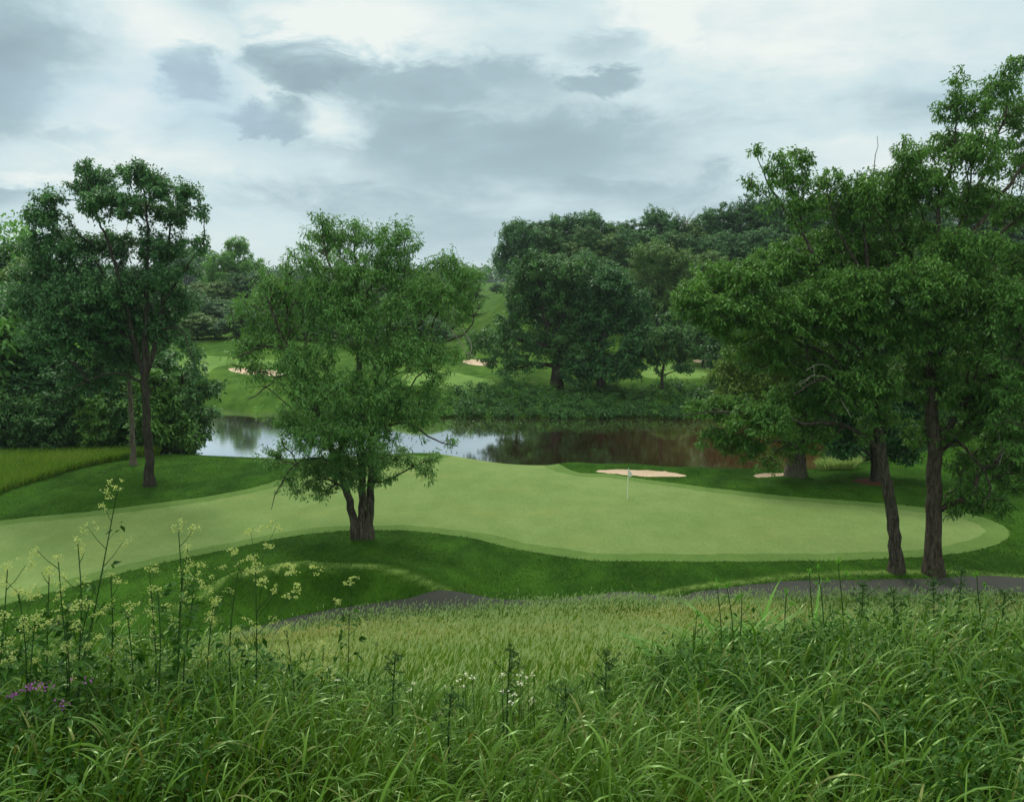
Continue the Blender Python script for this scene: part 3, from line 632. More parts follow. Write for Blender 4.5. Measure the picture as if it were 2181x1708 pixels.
# tall tree on the left lawn
g = ground(318, 1034); Y = g[1]
grow('tall_tree', [
  (zf(PT(Y, [(318, 1034), (316, 950), (313, 880), (309, 800), (311, 700), (313, 600), (315, 500), (310, 430), (300, 375)])), [.33, .30, .28, .27, .18, .13, .09, .05, .03]),
  (PT(Y, [(306, 805), (286, 730), (270, 650), (245, 560), (215, 480), (190, 410), (178, 355)], -1.5), [.2, .17, .14, .1, .07, .04, .02]),
  (PT(Y, [(310, 800), (338, 710), (348, 620), (356, 540), (366, 450), (372, 400)], 1.5), [.19, .16, .12, .08, .05, .02]),
  (PT(Y, [(285, 730), (225, 680), (160, 640), (100, 560), (60, 510)], 1), [.1, .09, .07, .04, .02]),
  (PT(Y, [(345, 650), (390, 580), (432, 520)], -1), [.08, .06, .02]),
  (PT(Y, [(306, 815), (250, 795), (180, 815), (130, 840)], -2), [.1, .08, .05, .02]),
  (PT(Y, [(340, 700), (385, 700), (405, 750), (424, 800)], -1.5), [.07, .05, .03, .015])],
  BL(Y, [(176, 356, 22, 24, .7), (205, 392, 45, 32), (160, 405, 24, 22, .7), (288, 372, 45, 26), (320, 385, 30, 25, .8), (358, 408, 48, 28), (408, 415, 30, 20, .8), (425, 445, 18, 22, .6), (105, 425, 32, 22, .8), (100, 470, 48, 36), (230, 435, 65, 32), (300, 450, 50, 36, .8), (375, 462, 45, 30), (425, 520, 22, 24, .7), (55, 528, 30, 22, .8), (140, 540, 80, 50),
         (240, 530, 65, 40), (350, 540, 60, 45), (410, 575, 25, 18, .6), (290, 620, 90, 50), (180, 640, 100, 60), (240, 690, 90, 60), (330, 700, 50, 60), (60, 640, 50, 40), (90, 590, 60, 38), (380, 640, 45, 36, .8), (210, 720, 95, 50), (120, 720, 70, 50), (390, 735, 22, 20, .7), (415, 765, 16, 24, .8), (424, 800, 9, 14, .5), (180, 810, 70, 40, .8), (270, 780, 50, 40, .6), (350, 600, 40, 35, .7)], 2),
  12, 2300, L['maple'], BKD, nleaf=50, R=.46, leaf=(.22, .13), flat=.95, droop=.12, label='tall dark-trunked tree with an open forked crown on the left lawn', cat='tree', base=g)
# slim pale trunk behind it
g = ground(283, 990); Y = g[1]
grow('slim_tree', [(zf(PT(Y, [(284, 990), (281, 920), (277, 850), (274, 790), (268, 720), (262, 650)])), [.22, .20, .18, .15, .11, .05])],
  BL(Y, [(262, 700, 60, 45), (230, 660, 50, 40), (300, 720, 45, 40), (265, 620, 50, 30), (250, 770, 60, 34, .8)], 3), 13, 260, L['grey'], BKG, nleaf=46, R=.7, leaf=(.26, .13), label='slim tree with a pale straight trunk just behind the tall tree on the left', base=g)

# pair of big trees over the right end of the green
g = ground(1908, 1214); YA = g[1]; gA = g
sp = .35
grow('leaning_tree', [
  (zf(PT(YA, [(1908, 1214), (1903, 1120), (1890, 1040), (1876, 960), (1868, 880), (1866, 800), (1860, 700), (1850, 580), (1842, 470), (1858, 400), (1868, 290)])), [.31, .30, .28, .26, .23, .19, .15, .10, .05, .03, .010]),
  (PT(YA, [(1868, 890), (1835, 830), (1792, 802), (1740, 812), (1690, 840)], -1.5), [.15, .13, .11, .07, .03]),
  (PT(YA, [(1866, 820), (1790, 740), (1690, 670), (1600, 625), (1530, 600), (1470, 610)], 1.5), [.15, .13, .1, .07, .04, .02]),
  (PT(YA, [(1862, 720), (1780, 610), (1715, 510), (1665, 440), (1625, 370), (1604, 312)], 0), [.13, .1, .07, .045, .03, .012]),
  (PT(YA, [(1715, 510), (1700, 430), (1712, 340)], .5), [.05, .03, .012]), (PT(YA, [(1665, 440), (1620, 410), (1590, 372)], -.5), [.035, .025, .01]),
  (PT(YA, [(1872, 955), (1800, 905), (1700, 900), (1600, 880), (1500, 880), (1455, 885)], -2), [.13, .11, .09, .06, .035, .015]),
  (PT(YA, [(1855, 620), (1920, 520), (1960, 450)], 1), [.09, .06, .03]), (PT(YA, [(1850, 600), (1790, 500), (1760, 400)], -1), [.08, .05, .02])],
  BL(YA, [(1604, 322, 16, 14, .4), (1660, 355, 28, 30, .6), (1710, 335, 24, 32, .6), (1690, 390, 40, 36, .7), (1630, 400, 44, 18, .3), (1590, 378, 18, 12, .3), (1640, 440, 26, 16, .3), (1715, 440, 50, 40, .7), (1765, 390, 30, 34, .6), (1790, 440, 50, 44, .8), (1850, 450, 60, 60, .9), (1820, 400, 30, 26, .5), (1770, 530, 90, 45), (1680, 560, 95, 50), (1600, 590, 60, 38), (1530, 590, 58, 36),
         (1480, 640, 42, 50, .9), (1560, 660, 70, 45), (1680, 670, 90, 60), (1790, 640, 90, 70), (1620, 740, 80, 50), (1730, 770, 90, 55), (1850, 700, 90, 80), (1830, 820, 90, 60), (1545, 700, 40, 30, .7), (1500, 690, 30, 30, .6), (1560, 870, 55, 34), (1500, 870, 45, 22, .9), (1620, 900, 70, 44), (1525, 935, 45, 24, .9), (1590, 955, 45, 22, .8), (1700, 860, 80, 50), (1640, 990, 28, 22, .6), (1720, 930, 60, 34), (1865, 900, 50, 40, .5), (1870, 560, 60, 60)], 4),
  14, 3200, L['ash'], BK, nleaf=38, R=.38, leaf=(.21, .085), flat=.7, stretch=.8, label='leaning trunk tree, left one of the two big trees beside the cart path', base=g, hang=.2, twig=.010,
  dead=[PT(YA, [(1835, 880), (1800, 840), (1775, 815), (1740, 800), (1700, 820)], -3.2), PT(YA, [(1790, 830), (1770, 790), (1745, 775), (1715, 790)], -3.2), PT(YA, [(1775, 815), (1790, 850), (1812, 885)], -3.2)])
g = ground(1988, 1218); YB = g[1]; gB = g
grow('big_tree', [
  (zf(PT(YB, [(1988, 1218), (1988, 1100), (1991, 1000), (1986, 880), (1984, 760), (1986, 640), (1992, 540), (2000, 440), (2030, 330), (2036, 240), (2037, 150)])), [.39, .38, .36, .31, .26, .20, .15, .09, .05, .03, .010]),
  (PT(YB, [(1990, 960), (2040, 880), (2110, 800), (2190, 740), (2260, 700)], -1.5), [.2, .16, .13, .09, .04]),
  (PT(YB, [(1988, 640), (2050, 470), (2100, 360), (2140, 250), (2158, 150)], 1), [.16, .12, .08, .05, .015]),
  (PT(YB, [(1990, 600), (2090, 470), (2181, 350), (2260, 220)], -1), [.15, .1, .07, .03]),
  (PT(YB, [(1990, 560), (2120, 500), (2240, 420), (2330, 340)], 1.5), [.13, .1, .06, .03]),
  (PT(YB, [(1985, 700), (1940, 560), (1930, 450), (1940, 330)], 2), [.13, .1, .06, .02]),
  (PT(YB, [(1986, 800), (1920, 740), (1860, 690)], 2.5), [.12, .08, .03]),
  (PT(YB, [(1988, 900), (2060, 960), (2110, 1040), (2090, 1080)], -2), [.09, .07, .04, .02]),
  (PT(YB, [(2060, 430), (2075, 300), (2060, 200)], .5), [.05, .03, .012])],
  BL(YB, [(2040, 185, 20, 30, .6), (2022, 250, 26, 44, .8), (2075, 235, 34, 40, .8), (2125, 195, 40, 36, .8), (2160, 152, 26, 28, .8), (2170, 250, 50, 50, .9), (2005, 320, 44, 40, .9), (2090, 330, 60, 50, .9), (2180, 350, 60, 50, .8), (1935, 345, 34, 50, .8), (1980, 400, 56, 44, 1), (2070, 430, 70, 44, 1), (2180, 450, 70, 44, .9), (1890, 400, 40, 50, .8), (1850, 420, 36, 50, .6), (1920, 400, 40, 50, .9), (2290, 330, 80, 110, .6), (1920, 440, 45, 36, .7), (1950, 510, 70, 45),
         (2060, 540, 90, 50), (2170, 560, 80, 50), (1960, 610, 100, 60), (2080, 640, 90, 60), (2190, 660, 80, 60), (2000, 720, 100, 60), (2120, 760, 90, 60), (2050, 830, 90, 60), (1960, 800, 70, 60, .8), (2140, 880, 80, 60), (2020, 930, 60, 46, .8), (2080, 990, 60, 40, .9), (2060, 1055, 44, 34, 1.1), (2110, 1070, 46, 28, 1.1), (2160, 1000, 60, 60, 1.1), (2150, 930, 60, 50, 1), (2040, 1090, 20, 12, .8), (1960, 920, 36, 40, .6), (2280, 560, 90, 100, .7), (2290, 800, 90, 120, .7)], 5),
  15, 3800, L['ash'], BKR, nleaf=36, R=.40, leaf=(.21, .085), flat=.7, stretch=.8, label='biggest tree of the two beside the cart path, thick straight reddish trunk', base=g, hang=.15, twig=.010,
  dead=[PT(YB, [(2140, 880), (2125, 920), (2135, 960), (2128, 990)], -4)])
# tree standing right of the frame whose branches reach in
Ye = 39.0; gx = aty(2380, 1230, Ye); gz = h1(gx[0], Ye); gx[2] = gz
grow('edge_tree', [(np.array([gx, gx + [0, 0, 4], gx + [-.6, .2, 8], gx + [-.8, 0, 13], gx + [-.5, 0, 17]]), [.3, .27, .22, .14, .04]),
  (PT(Ye, [(2350, 950), (2270, 850), (2200, 780), (2130, 760)], -.5), [.1, .08, .05, .02]), (PT(Ye, [(2350, 800), (2250, 680), (2160, 610)], .5), [.1, .07, .02]), (PT(Ye, [(2360, 1000), (2280, 950), (2200, 920), (2140, 890)], -1.5), [.09, .07, .04, .02])],
  BL(Ye, [(2150, 610, 36, 28, .8), (2200, 640, 50, 40), (2120, 680, 30, 26, .7), (2170, 720, 50, 34), (2120, 770, 34, 24, .8), (2190, 800, 50, 34), (2150, 850, 40, 26, .8), (2135, 895, 36, 22, .8), (2200, 900, 50, 30), (2165, 950, 34, 24, .7), (2280, 600, 80, 80), (2290, 750, 80, 80), (2300, 900, 80, 80), (2350, 480, 90, 90)], 6),
  16, 800, L['light'], BK, nleaf=34, R=.42, leaf=(.19, .08), flat=.45, label='light green tree whose branches reach in at the right edge of the picture', base=gx, hang=.3)
# old thick trunk by the second bunker
g = ground(1693, 1013); Y = g[1]
grow('old_tree', [(zf(PT(Y, [(1694, 1013), (1695, 985), (1697, 950), (1700, 900), (1705, 840), (1710, 780)])), [.72, .66, .60, .5, .38, .2]),
  (PT(Y, [(1697, 940), (1650, 890), (1600, 860), (1560, 850)], -2), [.3, .2, .12, .05]), (PT(Y, [(1698, 930), (1750, 870), (1800, 840)], 1), [.3, .2, .08])],
  BL(Y, [(1700, 800, 80, 60), (1620, 830, 60, 50), (1570, 850, 50, 40), (1780, 830, 70, 60), (1640, 900, 60, 34), (1740, 910, 60, 34), (1690, 730, 70, 50), (1600, 760, 60, 50), (1660, 960, 30, 24, .6), (1545, 800, 40, 40), (1800, 920, 50, 40)], 8),
  18, 700, L['ashr'], BKG, nleaf=50, R=.75, leaf=(.30, .13), flat=.5, label='old tree with a very thick furrowed trunk beside the small sand bunker', base=g, flare=1.35, hang=.2)
# tree with mulch ring
g = ground(1862, 1026); Y = g[1]; gM = g
grow('shade_tree', [(zf(PT(Y, [(1862, 1026), (1861, 985), (1860, 930), (1862, 850), (1866, 760)])), [.26, .24, .22, .17, .08])],
  BL(Y, [(1860, 880, 70, 60), (1800, 900, 50, 50), (1930, 890, 60, 60), (1860, 800, 80, 60), (1960, 830, 60, 70), (1800, 950, 40, 26, .8), (1920, 960, 50, 24, .8), (1780, 820, 60, 60)], 9),
  19, 600, L['oakd'], BKD, nleaf=50, R=.8, leaf=(.30, .16), flat=.5, label='dark shade tree standing in a ring of brown mulch behind the leaning trunk', base=g)

# ---------------------------------------------------------------- trees across the water
def far_grow(name, bu, bv, crown, seed, lm, label, ntip=420, Yb=None, trunk_r=.4, top=None, bark=BKD, R=1.0, nleaf=74, leaf=(.36, .21), extra=(), **k):
    g = ground(bu, bv) if Yb is None else None
    if g is None: p = aty(bu, bv, Yb); g = np.array([p[0], Yb, h1(p[0], Yb)])
    Y = g[1]; tu = np.mean([c[0] for c in crown]); tv = min(c[1] for c in crown) if top is None else top; bvv = 854 - 0
    mid = (bv + tv) / 2
    tr = [(zf(np.array([g, aty(bu, bv - (bv - tv) * .3, Y), aty(bu + (tu - bu) * .3, mid, Y), aty(bu + (tu - bu) * .7, tv + 10, Y)])), [trunk_r, trunk_r * .8, trunk_r * .55, trunk_r * .15])]
    for pts in extra: tr.append((PT(Y, pts, 0), list(np.linspace(trunk_r * .45, trunk_r * .08, len(pts)))))
    return grow(name, tr, BL(Y, crown, seed), seed, ntip, lm, bark, nleaf=nleaf, R=R, leaf=leaf, flat=.6, label=label, base=g, sides=8, twig=.025, step=1.6, flare=1.3, **k)
far_grow('oak_tree', 1186, 826, [(1180, 590, 80, 45), (1110, 620, 45, 55), (1150, 660, 80, 60), (1220, 650, 70, 80), (1090, 700, 40, 45, .8), (1150, 740, 60, 44), (1040, 725, 45, 26, .8), (1010, 740, 26, 18, .6), (1090, 775, 50, 24, .8), (1070, 795, 30, 12, .5), (1220, 740, 50, 60), (1050, 760, 30, 20, .6), (1130, 565, 40, 30), (1235, 580, 45, 40)], 31, L['oak'],
         'big spreading oak with a bare lower trunk on the far bank', 760, trunk_r=.85, extra=([(1186, 740), (1130, 730), (1070, 715), (1010, 735)], [(1186, 780), (1140, 775), (1090, 790)], [(1186, 700), (1220, 640), (1240, 590)]))
far_grow('maple_tree', 1281, 832, [(1290, 620, 60, 50), (1330, 680, 55, 60), (1270, 700, 60, 70), (1350, 760, 38, 50), (1290, 780, 80, 36), (1230, 790, 40, 26), (1370, 720, 26, 40, .8), (1310, 590, 34, 24, .8), (1255, 640, 40, 50), (1350, 650, 30, 40)], 32, L['oakd'],
         'dense dome-shaped dark tree with leaves down to the lawn, right of the oak', 700, trunk_r=.6)
far_grow('young_tree', 1411, 838, [(1435, 680, 28, 22), (1420, 710, 40, 26), (1460, 720, 26, 26), (1410, 740, 36, 22, .8), (1470, 745, 24, 16, .7), (1450, 785, 30, 14, .6), (1400, 765, 24, 18, .6), (1405, 790, 18, 8, .4), (1440, 755, 30, 16, .6)], 33, L['oak'],
         'slender small tree with an open crown right of the dome-shaped tree', 210, trunk_r=.22, R=.75, leaf=(.3, .18), extra=([(1414, 800), (1440, 790), (1465, 782)],))
far_grow('dark_tree', 1575, 836, [(1570, 720, 50, 60), (1545, 770, 44, 40), (1600, 760, 50, 60), (1560, 810, 48, 24), (1620, 680, 50, 60), (1530, 740, 30, 34)], 34, L['oakd'],
         'low dark bushy tree on the far bank behind the leaning tree branches', 420, trunk_r=.4)
far_grow('round_tree', 1400, 740, [(1400, 555, 52, 44), (1375, 600, 44, 50), (1440, 590, 44, 50), (1400, 640, 70, 50), (1370, 540, 30, 26, .8), (1450, 560, 34, 30)], 35, L['grey'],
         'pale grey-green rounded tree in front of the wooded hill', 420, Yb=160, trunk_r=.4, R=1.3)
far_grow('ridge_tree', 1100, 600, [(1105, 500, 40, 30), (1080, 540, 30, 30), (1120, 540, 34, 30), (1095, 572, 36, 20), (1070, 565, 18, 18, .7), (1135, 500, 16, 20, .7)], 36, L['maple'],
         'tree standing alone at the left end of the hill ridge', 300, Yb=192, trunk_r=.4, R=1.3, leaf=(.45, .27))
far_grow('light_tree', 500, 745, [(505, 530, 26, 26, 1.8), (470, 565, 36, 30, 1.4), (530, 572, 32, 30, 1.4), (490, 610, 50, 40), (455, 600, 26, 24, .8), (545, 620, 30, 40), (500, 665, 45, 36)], 37, L['light'],
         'yellow-green tree with an upright tip between the tall tree and the three-stemmed tree', 420, Yb=230, trunk_r=.4, R=1.4, leaf=(.5, .28))

# ---------------------------------------------------------------- kinds of woodland tree, each built once and then copied
def kind(name, seed, h, w, lm, label, lobes=11, low=.22, ntip=330, leaf=(.46, .27), R=1.1, nleaf=62, group=None, narrow=1.0):
    rng = np.random.RandomState(seed); bl = []
    for i in range(lobes):
        f = (i + .5) / lobes; zc = h * (low + (1 - low) * f * .92); prof = np.sin(np.pi * min(max((f * .86 + .17), 0), 1)) ** .7
        a = i * 2.4 + rng.rand(); rr = w * .5 * prof * (.30 + .32 * rng.rand()); q = w * (.22 + .12 * rng.rand()) * narrow
        bl.append((rr * np.cos(a), rr * np.sin(a), zc, q, q, q * (.85 + .3 * rng.rand())))
    bl.append((0, 0, h * .9, w * .16, w * .16, h * .1))
    return grow(name, [(np.array([(0, 0, 0), (.1, 0, h * .3), (-.1, .2, h * .6), (.1, 0, h * .88)]), [h * .022, h * .018, h * .011, .04])], bl, seed, ntip, lm, BKD, nleaf=nleaf, R=R, leaf=leaf, flat=.6, label=label, group=group, base=(0, 0, 0), sides=7, twig=.03, step=1.8, flare=1.3)
def conifer(name, seed, h, w, label, group=None):
    bl = [(0, 0, h * f, w * .5 * (1.02 - f) + .2, w * .5 * (1.02 - f) + .2, h * .05) for f in np.linspace(.12, .97, 12)]
    return grow(name, [(np.array([(0, 0, 0), (0, 0, h * .4), (0, 0, h * .97)]), [.25, .17, .03])], bl, seed, 240, L['conif'], BKD, nleaf=40, R=.7, leaf=(.5, .12), flat=.4, label=label, group=group, base=(0, 0, 0), sides=7, twig=.02, step=1.4)
G_H = 'trees covering the wooded hill'; G_L = 'trees of the thicket left of the pond'; G_F = 'trees beyond the far fairways'
K = {
 'broad': kind('broad_tree', 51, 17, 15, L['oakd'], 'broad dark green tree packed into the wooded hill', group=G_H),
 'round': kind('leafy_tree', 52, 15, 13, L['maple'], 'mid green bushy tree packed into the wooded hill', group=G_H, ntip=300),
 'tall': kind('upright_tree', 53, 19, 11, L['oak'], 'tall narrow olive green tree packed into the wooded hill', group=G_H, narrow=1.2),
 'pale': kind('pale_tree', 54, 14, 13, L['grey'], 'paler grey-green tree packed into the wooded hill', group=G_H, ntip=300),
 'lite': kind('bright_tree', 55, 13, 12, L['light'], 'bright yellow-green tree packed into the wooded hill', group=G_H, ntip=280),
 'shrub': kind('shrub', 56, 6, 8, L['oak'], 'low dark shrub', group=G_L, low=.08, ntip=200, leaf=(.34, .18), R=.7),
 'lshrub': kind('leafy_shrub', 57, 6, 7, L['ash'], 'low mid green shrub', group=G_L, low=.08, ntip=200, leaf=(.34, .18), R=.7),
}
K['shrub']['category'] = K['lshrub']['category'] = 'shrub'
KH = {'broad': 17, 'round': 15, 'tall': 19, 'pale': 14, 'lite': 13, 'shrub': 6, 'lshrub': 6}
used = set()
rngp = np.random.RandomState(77)
ORD = 'first second third fourth fifth sixth seventh eighth ninth tenth eleventh twelfth thirteenth fourteenth fifteenth sixteenth seventeenth eighteenth nineteenth twentieth'.split()
ORD += ['twenty-' + q for q in ORD[:9]] + ['thirtieth'] + ['thirty-' + q for q in ORD[:9]]
LOOK = {'broad': 'broad dark green tree', 'round': 'bushy mid green tree', 'tall': 'tall narrow olive tree', 'pale': 'pale grey-green tree', 'lite': 'bright yellow-green tree', 'shrub': 'dark leafy shrub', 'lshrub': 'mid green leafy shrub'}
def put(k, u, vtop, Y, label=None, group=None, wide=1.0, hmin=None):
    p = aty(u, vtop, Y); z = h1(p[0], Y); hgt = max(p[2] - z, hmin or 3.0); s = hgt / KH[k] / .97
    sw = s * wide if k in ('shrub', 'lshrub') else (.45 + .55 * s) * wide
    r = K[k]
    if k in used: return dup(r, (p[0], Y, z), rngp.rand() * 6.28, (sw, sw, s), label, group)
    used.add(k); r.location = (p[0], Y, z); r.rotation_euler = (0, 0, 1.0); r.scale = (sw, sw, s); r['label'] = label; r['group'] = group; return r
def row(items, where, group, wide=1.0):
    items = sorted(items)
    for i, (u, v, k, Y) in enumerate(items): put(k, u, v, Y, f"{LOOK[k]}, {ORD[i]} from left {where}", group, wide)
# skyline row, then lower rows down the slope
sky_row = [(1150, 486, 'tall'), (1185, 474, 'round'), (1225, 470, 'broad'), (1262, 466, 'round'), (1300, 484, 'tall'), (1340, 482, 'broad'), (1395, 458, 'round'), (1432, 474, 'broad'), (1475, 482, 'pale'), (1512, 460, 'round'), (1550, 452, 'broad'), (1600, 436, 'broad'),
           (1650, 434, 'round'), (1700, 440, 'tall'), (1755, 432, 'broad'), (1810, 440, 'round'), (1870, 436, 'tall'), (1930, 438, 'broad'), (1990, 440, 'round'), (2050, 436, 'broad'), (2110, 438, 'tall'), (2160, 440, 'round'), (2220, 436, 'broad'), (2290, 436, 'round')]
rr = lambda n: rngp.randint(n)
row([(u, v, k, 203 + rngp.rand() * 6) for u, v, k in sky_row], 'on the skyline of the wooded hill', G_H)
row([(u + rr(20) - 10, 505 + rr(32) - 10, ['broad', 'round', 'tall', 'pale', 'round', 'lite', 'round'][rr(7)], 190 + rngp.rand() * 6) for u in range(1135, 2300, 42)], 'in the row just below the hill skyline', G_H)
row([(u + rr(20) - 10, 555 + rr(40) - 14, ['broad', 'round', 'pale', 'lite', 'tall'][rr(5)], 176 + rngp.rand() * 5) for u in range(1150, 2300, 46) if not 1330 < u < 1470], 'halfway up the wooded hill', G_H)
row([(u + rr(24) - 12, 625 + rr(42) - 16, ['broad', 'pale', 'round', 'tall'][rr(4)], 162 + rngp.rand() * 5) for u in range(1180, 2300, 50)], 'low on the wooded hillside', G_H)
row([(u, 660 + rr(50) - 20, ['broad', 'tall', 'broad', 'round'][rr(4)], 138 + rngp.rand() * 8) for u in range(1500, 2300, 52)], 'at the foot of the wooded hill', G_H)
row([(1660, 660, 'broad', 112), (1740, 680, 'tall', 108), (1810, 660, 'broad', 104), (1900, 650, 'round', 100), (1990, 660, 'broad', 96), (2080, 640, 'tall', 96), (2170, 660, 'broad', 92), (2250, 640, 'round', 92)], 'in the wood behind the two big trees', 'trees behind the two big trees')
row([(1800, 935, 'shrub', 76), (1850, 910, 'lshrub', 80), (1905, 900, 'shrub', 78), (1960, 905, 'lshrub', 77), (2020, 880, 'shrub', 80), (2080, 890, 'lshrub', 76), (2135, 880, 'shrub', 74), (2190, 870, 'lshrub', 70)], 'on the lawn edge behind the two big trees', 'shrubs behind the two big trees')
# thicket on the left
row([(-50, 560, 'round', 100), (20, 556, 'lite', 104), (75, 585, 'pale', 98), (130, 600, 'round', 102), (190, 620, 'broad', 98), (245, 640, 'tall', 104)], 'at the back of the left thicket', G_L, 1.15)
row([(-20, 640, 'round', 84), (55, 668, 'lite', 84), (125, 700, 'pale', 86), (185, 680, 'round', 86), (235, 715, 'lite', 84), (-60, 700, 'broad', 82)], 'in the middle of the left thicket', G_L, 1.15)
row([(10, 760, 'broad', 80), (90, 770, 'round', 82), (160, 780, 'broad', 80), (230, 790, 'pale', 82), (300, 770, 'round', 84)], 'at the front of the left thicket', G_L, 1.1)
row([(345, 790, 'shrub', 80), (368, 850, 'shrub', 79), (330, 820, 'lshrub', 77), (295, 850, 'shrub', 78), (250, 870, 'shrub', 77), (205, 865, 'lshrub', 76), (160, 870, 'shrub', 77), (110, 860, 'shrub', 76), (60, 865, 'lshrub', 77), (15, 860, 'shrub', 76), (-40, 860, 'shrub', 76)], 'along the foot of the left thicket', 'shrubs at the foot of the left thicket')
# woods beyond the far fairways
row([(u, 588 + rr(22), ['broad', 'round', 'tall', 'pale', 'broad'][rr(5)], 214 + rngp.rand() * 10) for u in [300, 345] + list(range(425, 1000, 44))], 'at the back of the far wood', G_F, 1.2)
row([(u + rr(16) - 8, 630 + rr(30) - 8 + max(0, (u - 800) * .12), ['broad', 'round', 'tall', 'pale', 'lite', 'broad'][rr(6)], 184 + rngp.rand() * 8) for u in list(range(290, 980, 46))], 'in the middle of the far wood', G_F, 1.2)
row([(u + rr(16) - 8, 672 + rr(24) - 8 + max(0, (u - 800) * .1), ['broad', 'round', 'broad', 'pale'][rr(4)], 167 + rngp.rand() * 5) for u in list(range(280, 960, 46))], 'at the front of the far wood', G_F, 1.15)
p = aty(986, 576, 230); cf = conifer('conifer_tree', 60, 13, 5, 'small pointed dark conifer just visible right of the three-stemmed tree top'); z = h1(p[0], 230); cf.location = (p[0], 230, z); sc = (p[2] - z) / 13; cf.scale = (sc, sc, sc)
p = aty(1150, 472, 206); c2 = dup(cf, (p[0], 206, h1(p[0], 206)), 1.0, (1, 1, 1), 'pointed dark conifer standing among the broadleaf trees on the hill ridge'); sc = (p[2] - c2.location[2]) / 13; c2.scale = (sc * .8, sc * .8, sc)
p = aty(1058, 608, 330); z = h1(p[0], 330); put('round', 1058, 606, 330, 'small round tree alone in the gap beside the far fairway', 'lone trees of the far course')
# leafless tree top on the ridge
def bare():
    rng = np.random.RandomState(5); p = aty(1458, 490, 207); g = np.array([p[0], 207, h1(p[0], 207)]); top = aty(1458, 462, 207)[2] - g[2]; ps = [(np.array([(0, 0, 0), (0, 0, top * .5), (.2, 0, top)]), np.array([.3, .2, .05]))]
    for i in range(46):
        a = rng.rand() * 6.28; z = top * (.45 + .5 * rng.rand()); l = 1.5 + 2.5 * rng.rand(); ps.append((np.array([(0, 0, z - 1), (np.cos(a) * l * .5, np.sin(a) * l * .5, z + .5), (np.cos(a) * l, np.sin(a) * l, z + l * .6 + .8)]), np.array([.08, .05, .03])))
    r = empty('bare_tree', g, 'grey leafless treetop on the ridge of the wooded hill', 'tree'); V, F = tubes(ps[:1], 6); mesh('trunk', V, F, DEADM, r); V, F = tubes(ps[1:], 4); mesh('branches', V, F, DEADM, r)
bare()
# far wooded horizon, one mass
def clumps(name, pts, R, per, lsz, lm, seed, label, cat, flat=.7, smooth=False):
    rng = np.random.RandomState(seed); n = len(pts); ix = np.repeat(np.arange(n), per); m = len(ix); v = rng.randn(m, 3); v /= np.linalg.norm(v, axis=1)[:, None]; v *= (rng.rand(m) ** .4)[:, None]
    Rr = (np.asarray(R) * (.7 + .6 * rng.rand(n)))[ix]; off = v * Rr[:, None] * [1, 1, flat]; ax = off / Rr[:, None] + rng.randn(m, 3) * .5; ax[:, 2] -= .2
    V, F = leaves(pts[ix] + off, ax, lsz[0] * (.6 + .8 * rng.rand(m)), lsz[1] * (.7 + .6 * rng.rand(m)), rng); ct = rng.rand(n)
    o = mesh(name, V, F, lm, None, False, {'tint': np.repeat(np.clip(.55 * ct[ix] + .45 * rng.rand(m), 0, 1), 4)})
    return tag(o, label, cat, kind='stuff')
rng = np.random.RandomState(9)
def far_pts(us, Y0, Y1, h, n):
    u = us[0] + (us[1] - us[0]) * rng.rand(n); Y = Y0 + (Y1 - Y0) * rng.rand(n); x = (u - 1090.5) / 1817.4 * Y; return np.c_[x, Y, H(x, Y) + h * rng.rand(n) ** .8]
clumps('far_woods', np.r_[far_pts((-200, 1120), 760, 900, 13, 900), far_pts((360, 450), 560, 640, 22, 260)], 5.0, 34, (3.2, 2.0), L['oakd'], 4, 'distant dark woods along the horizon behind the course', 'woods')
# scrub on the far bank
def bank(u0, u1, v0, v1, n, seed):
    r = np.random.RandomState(seed); out = []
    for _ in range(n):
        u = u0 + (u1 - u0) * r.rand(); v = v0 + (v1 - v0) * r.rand(); q = atz(u, v, -1.5 if v > 865 else -.8); Yq = np.clip(q[1], 108, 122); z = h1(q[0], Yq)
        if z > WL - .3: out.append((q[0], Yq, max(z, WL + .1) + .35 + .5 * r.rand()))
    return np.array(out)
clumps('bank_scrub', np.r_[bank(960, 1500, 846, 884, 620, 1), bank(1500, 1800, 820, 880, 300, 2)], .65, 46, (.34, .18), L['oak'], 5, 'dark leafy scrub along the far bank of the pond', 'scrub')
clumps('bank_plants', np.r_[bank(405, 960, 852, 880, 520, 3), bank(1000, 1520, 840, 870, 200, 4)], .42, 46, (.30, .12), L['light'], 6, 'green weeds on the slope above the far shore', 'weeds')
# ---------------------------------------------------------------- meadow grass
def grass_mat(name, g0, g1, d0, d1, trans=.35, rough=.38, spec=.5):
    m = bpy.data.materials.new(name); m.use_nodes = True; b = NB(m.node_tree)
    out = b.n('ShaderNodeOutputMaterial'); p = b.n('ShaderNodeBsdfPrincipled'); t = b.n('ShaderNodeBsdfTranslucent'); mx = b.n('ShaderNodeMixShader')
    a = attr(b, 'tint'); d = attr(b, 'dry'); c = b.mix(d, b.mix(a, g0, g1), b.mix(a, d0, d1))
    b.L.new(c, p.inputs['Base Color']); p.inputs['Roughness'].default_value = rough; p.inputs['Specular IOR Level'].default_value = spec
    p.inputs['Specular Tint'].default_value = (.62, 1, .34, 1)
    b.L.new(b.mix(1.0, c, (1.4, 1.35, .8), 'MULTIPLY'), t.inputs[0]); mx.inputs[0].default_value = trans
    b.L.new(p.outputs[0], mx.inputs[1]); b.L.new(t.outputs[0], mx.inputs[2]); b.L.new(mx.outputs[0], out.inputs[0]); return m
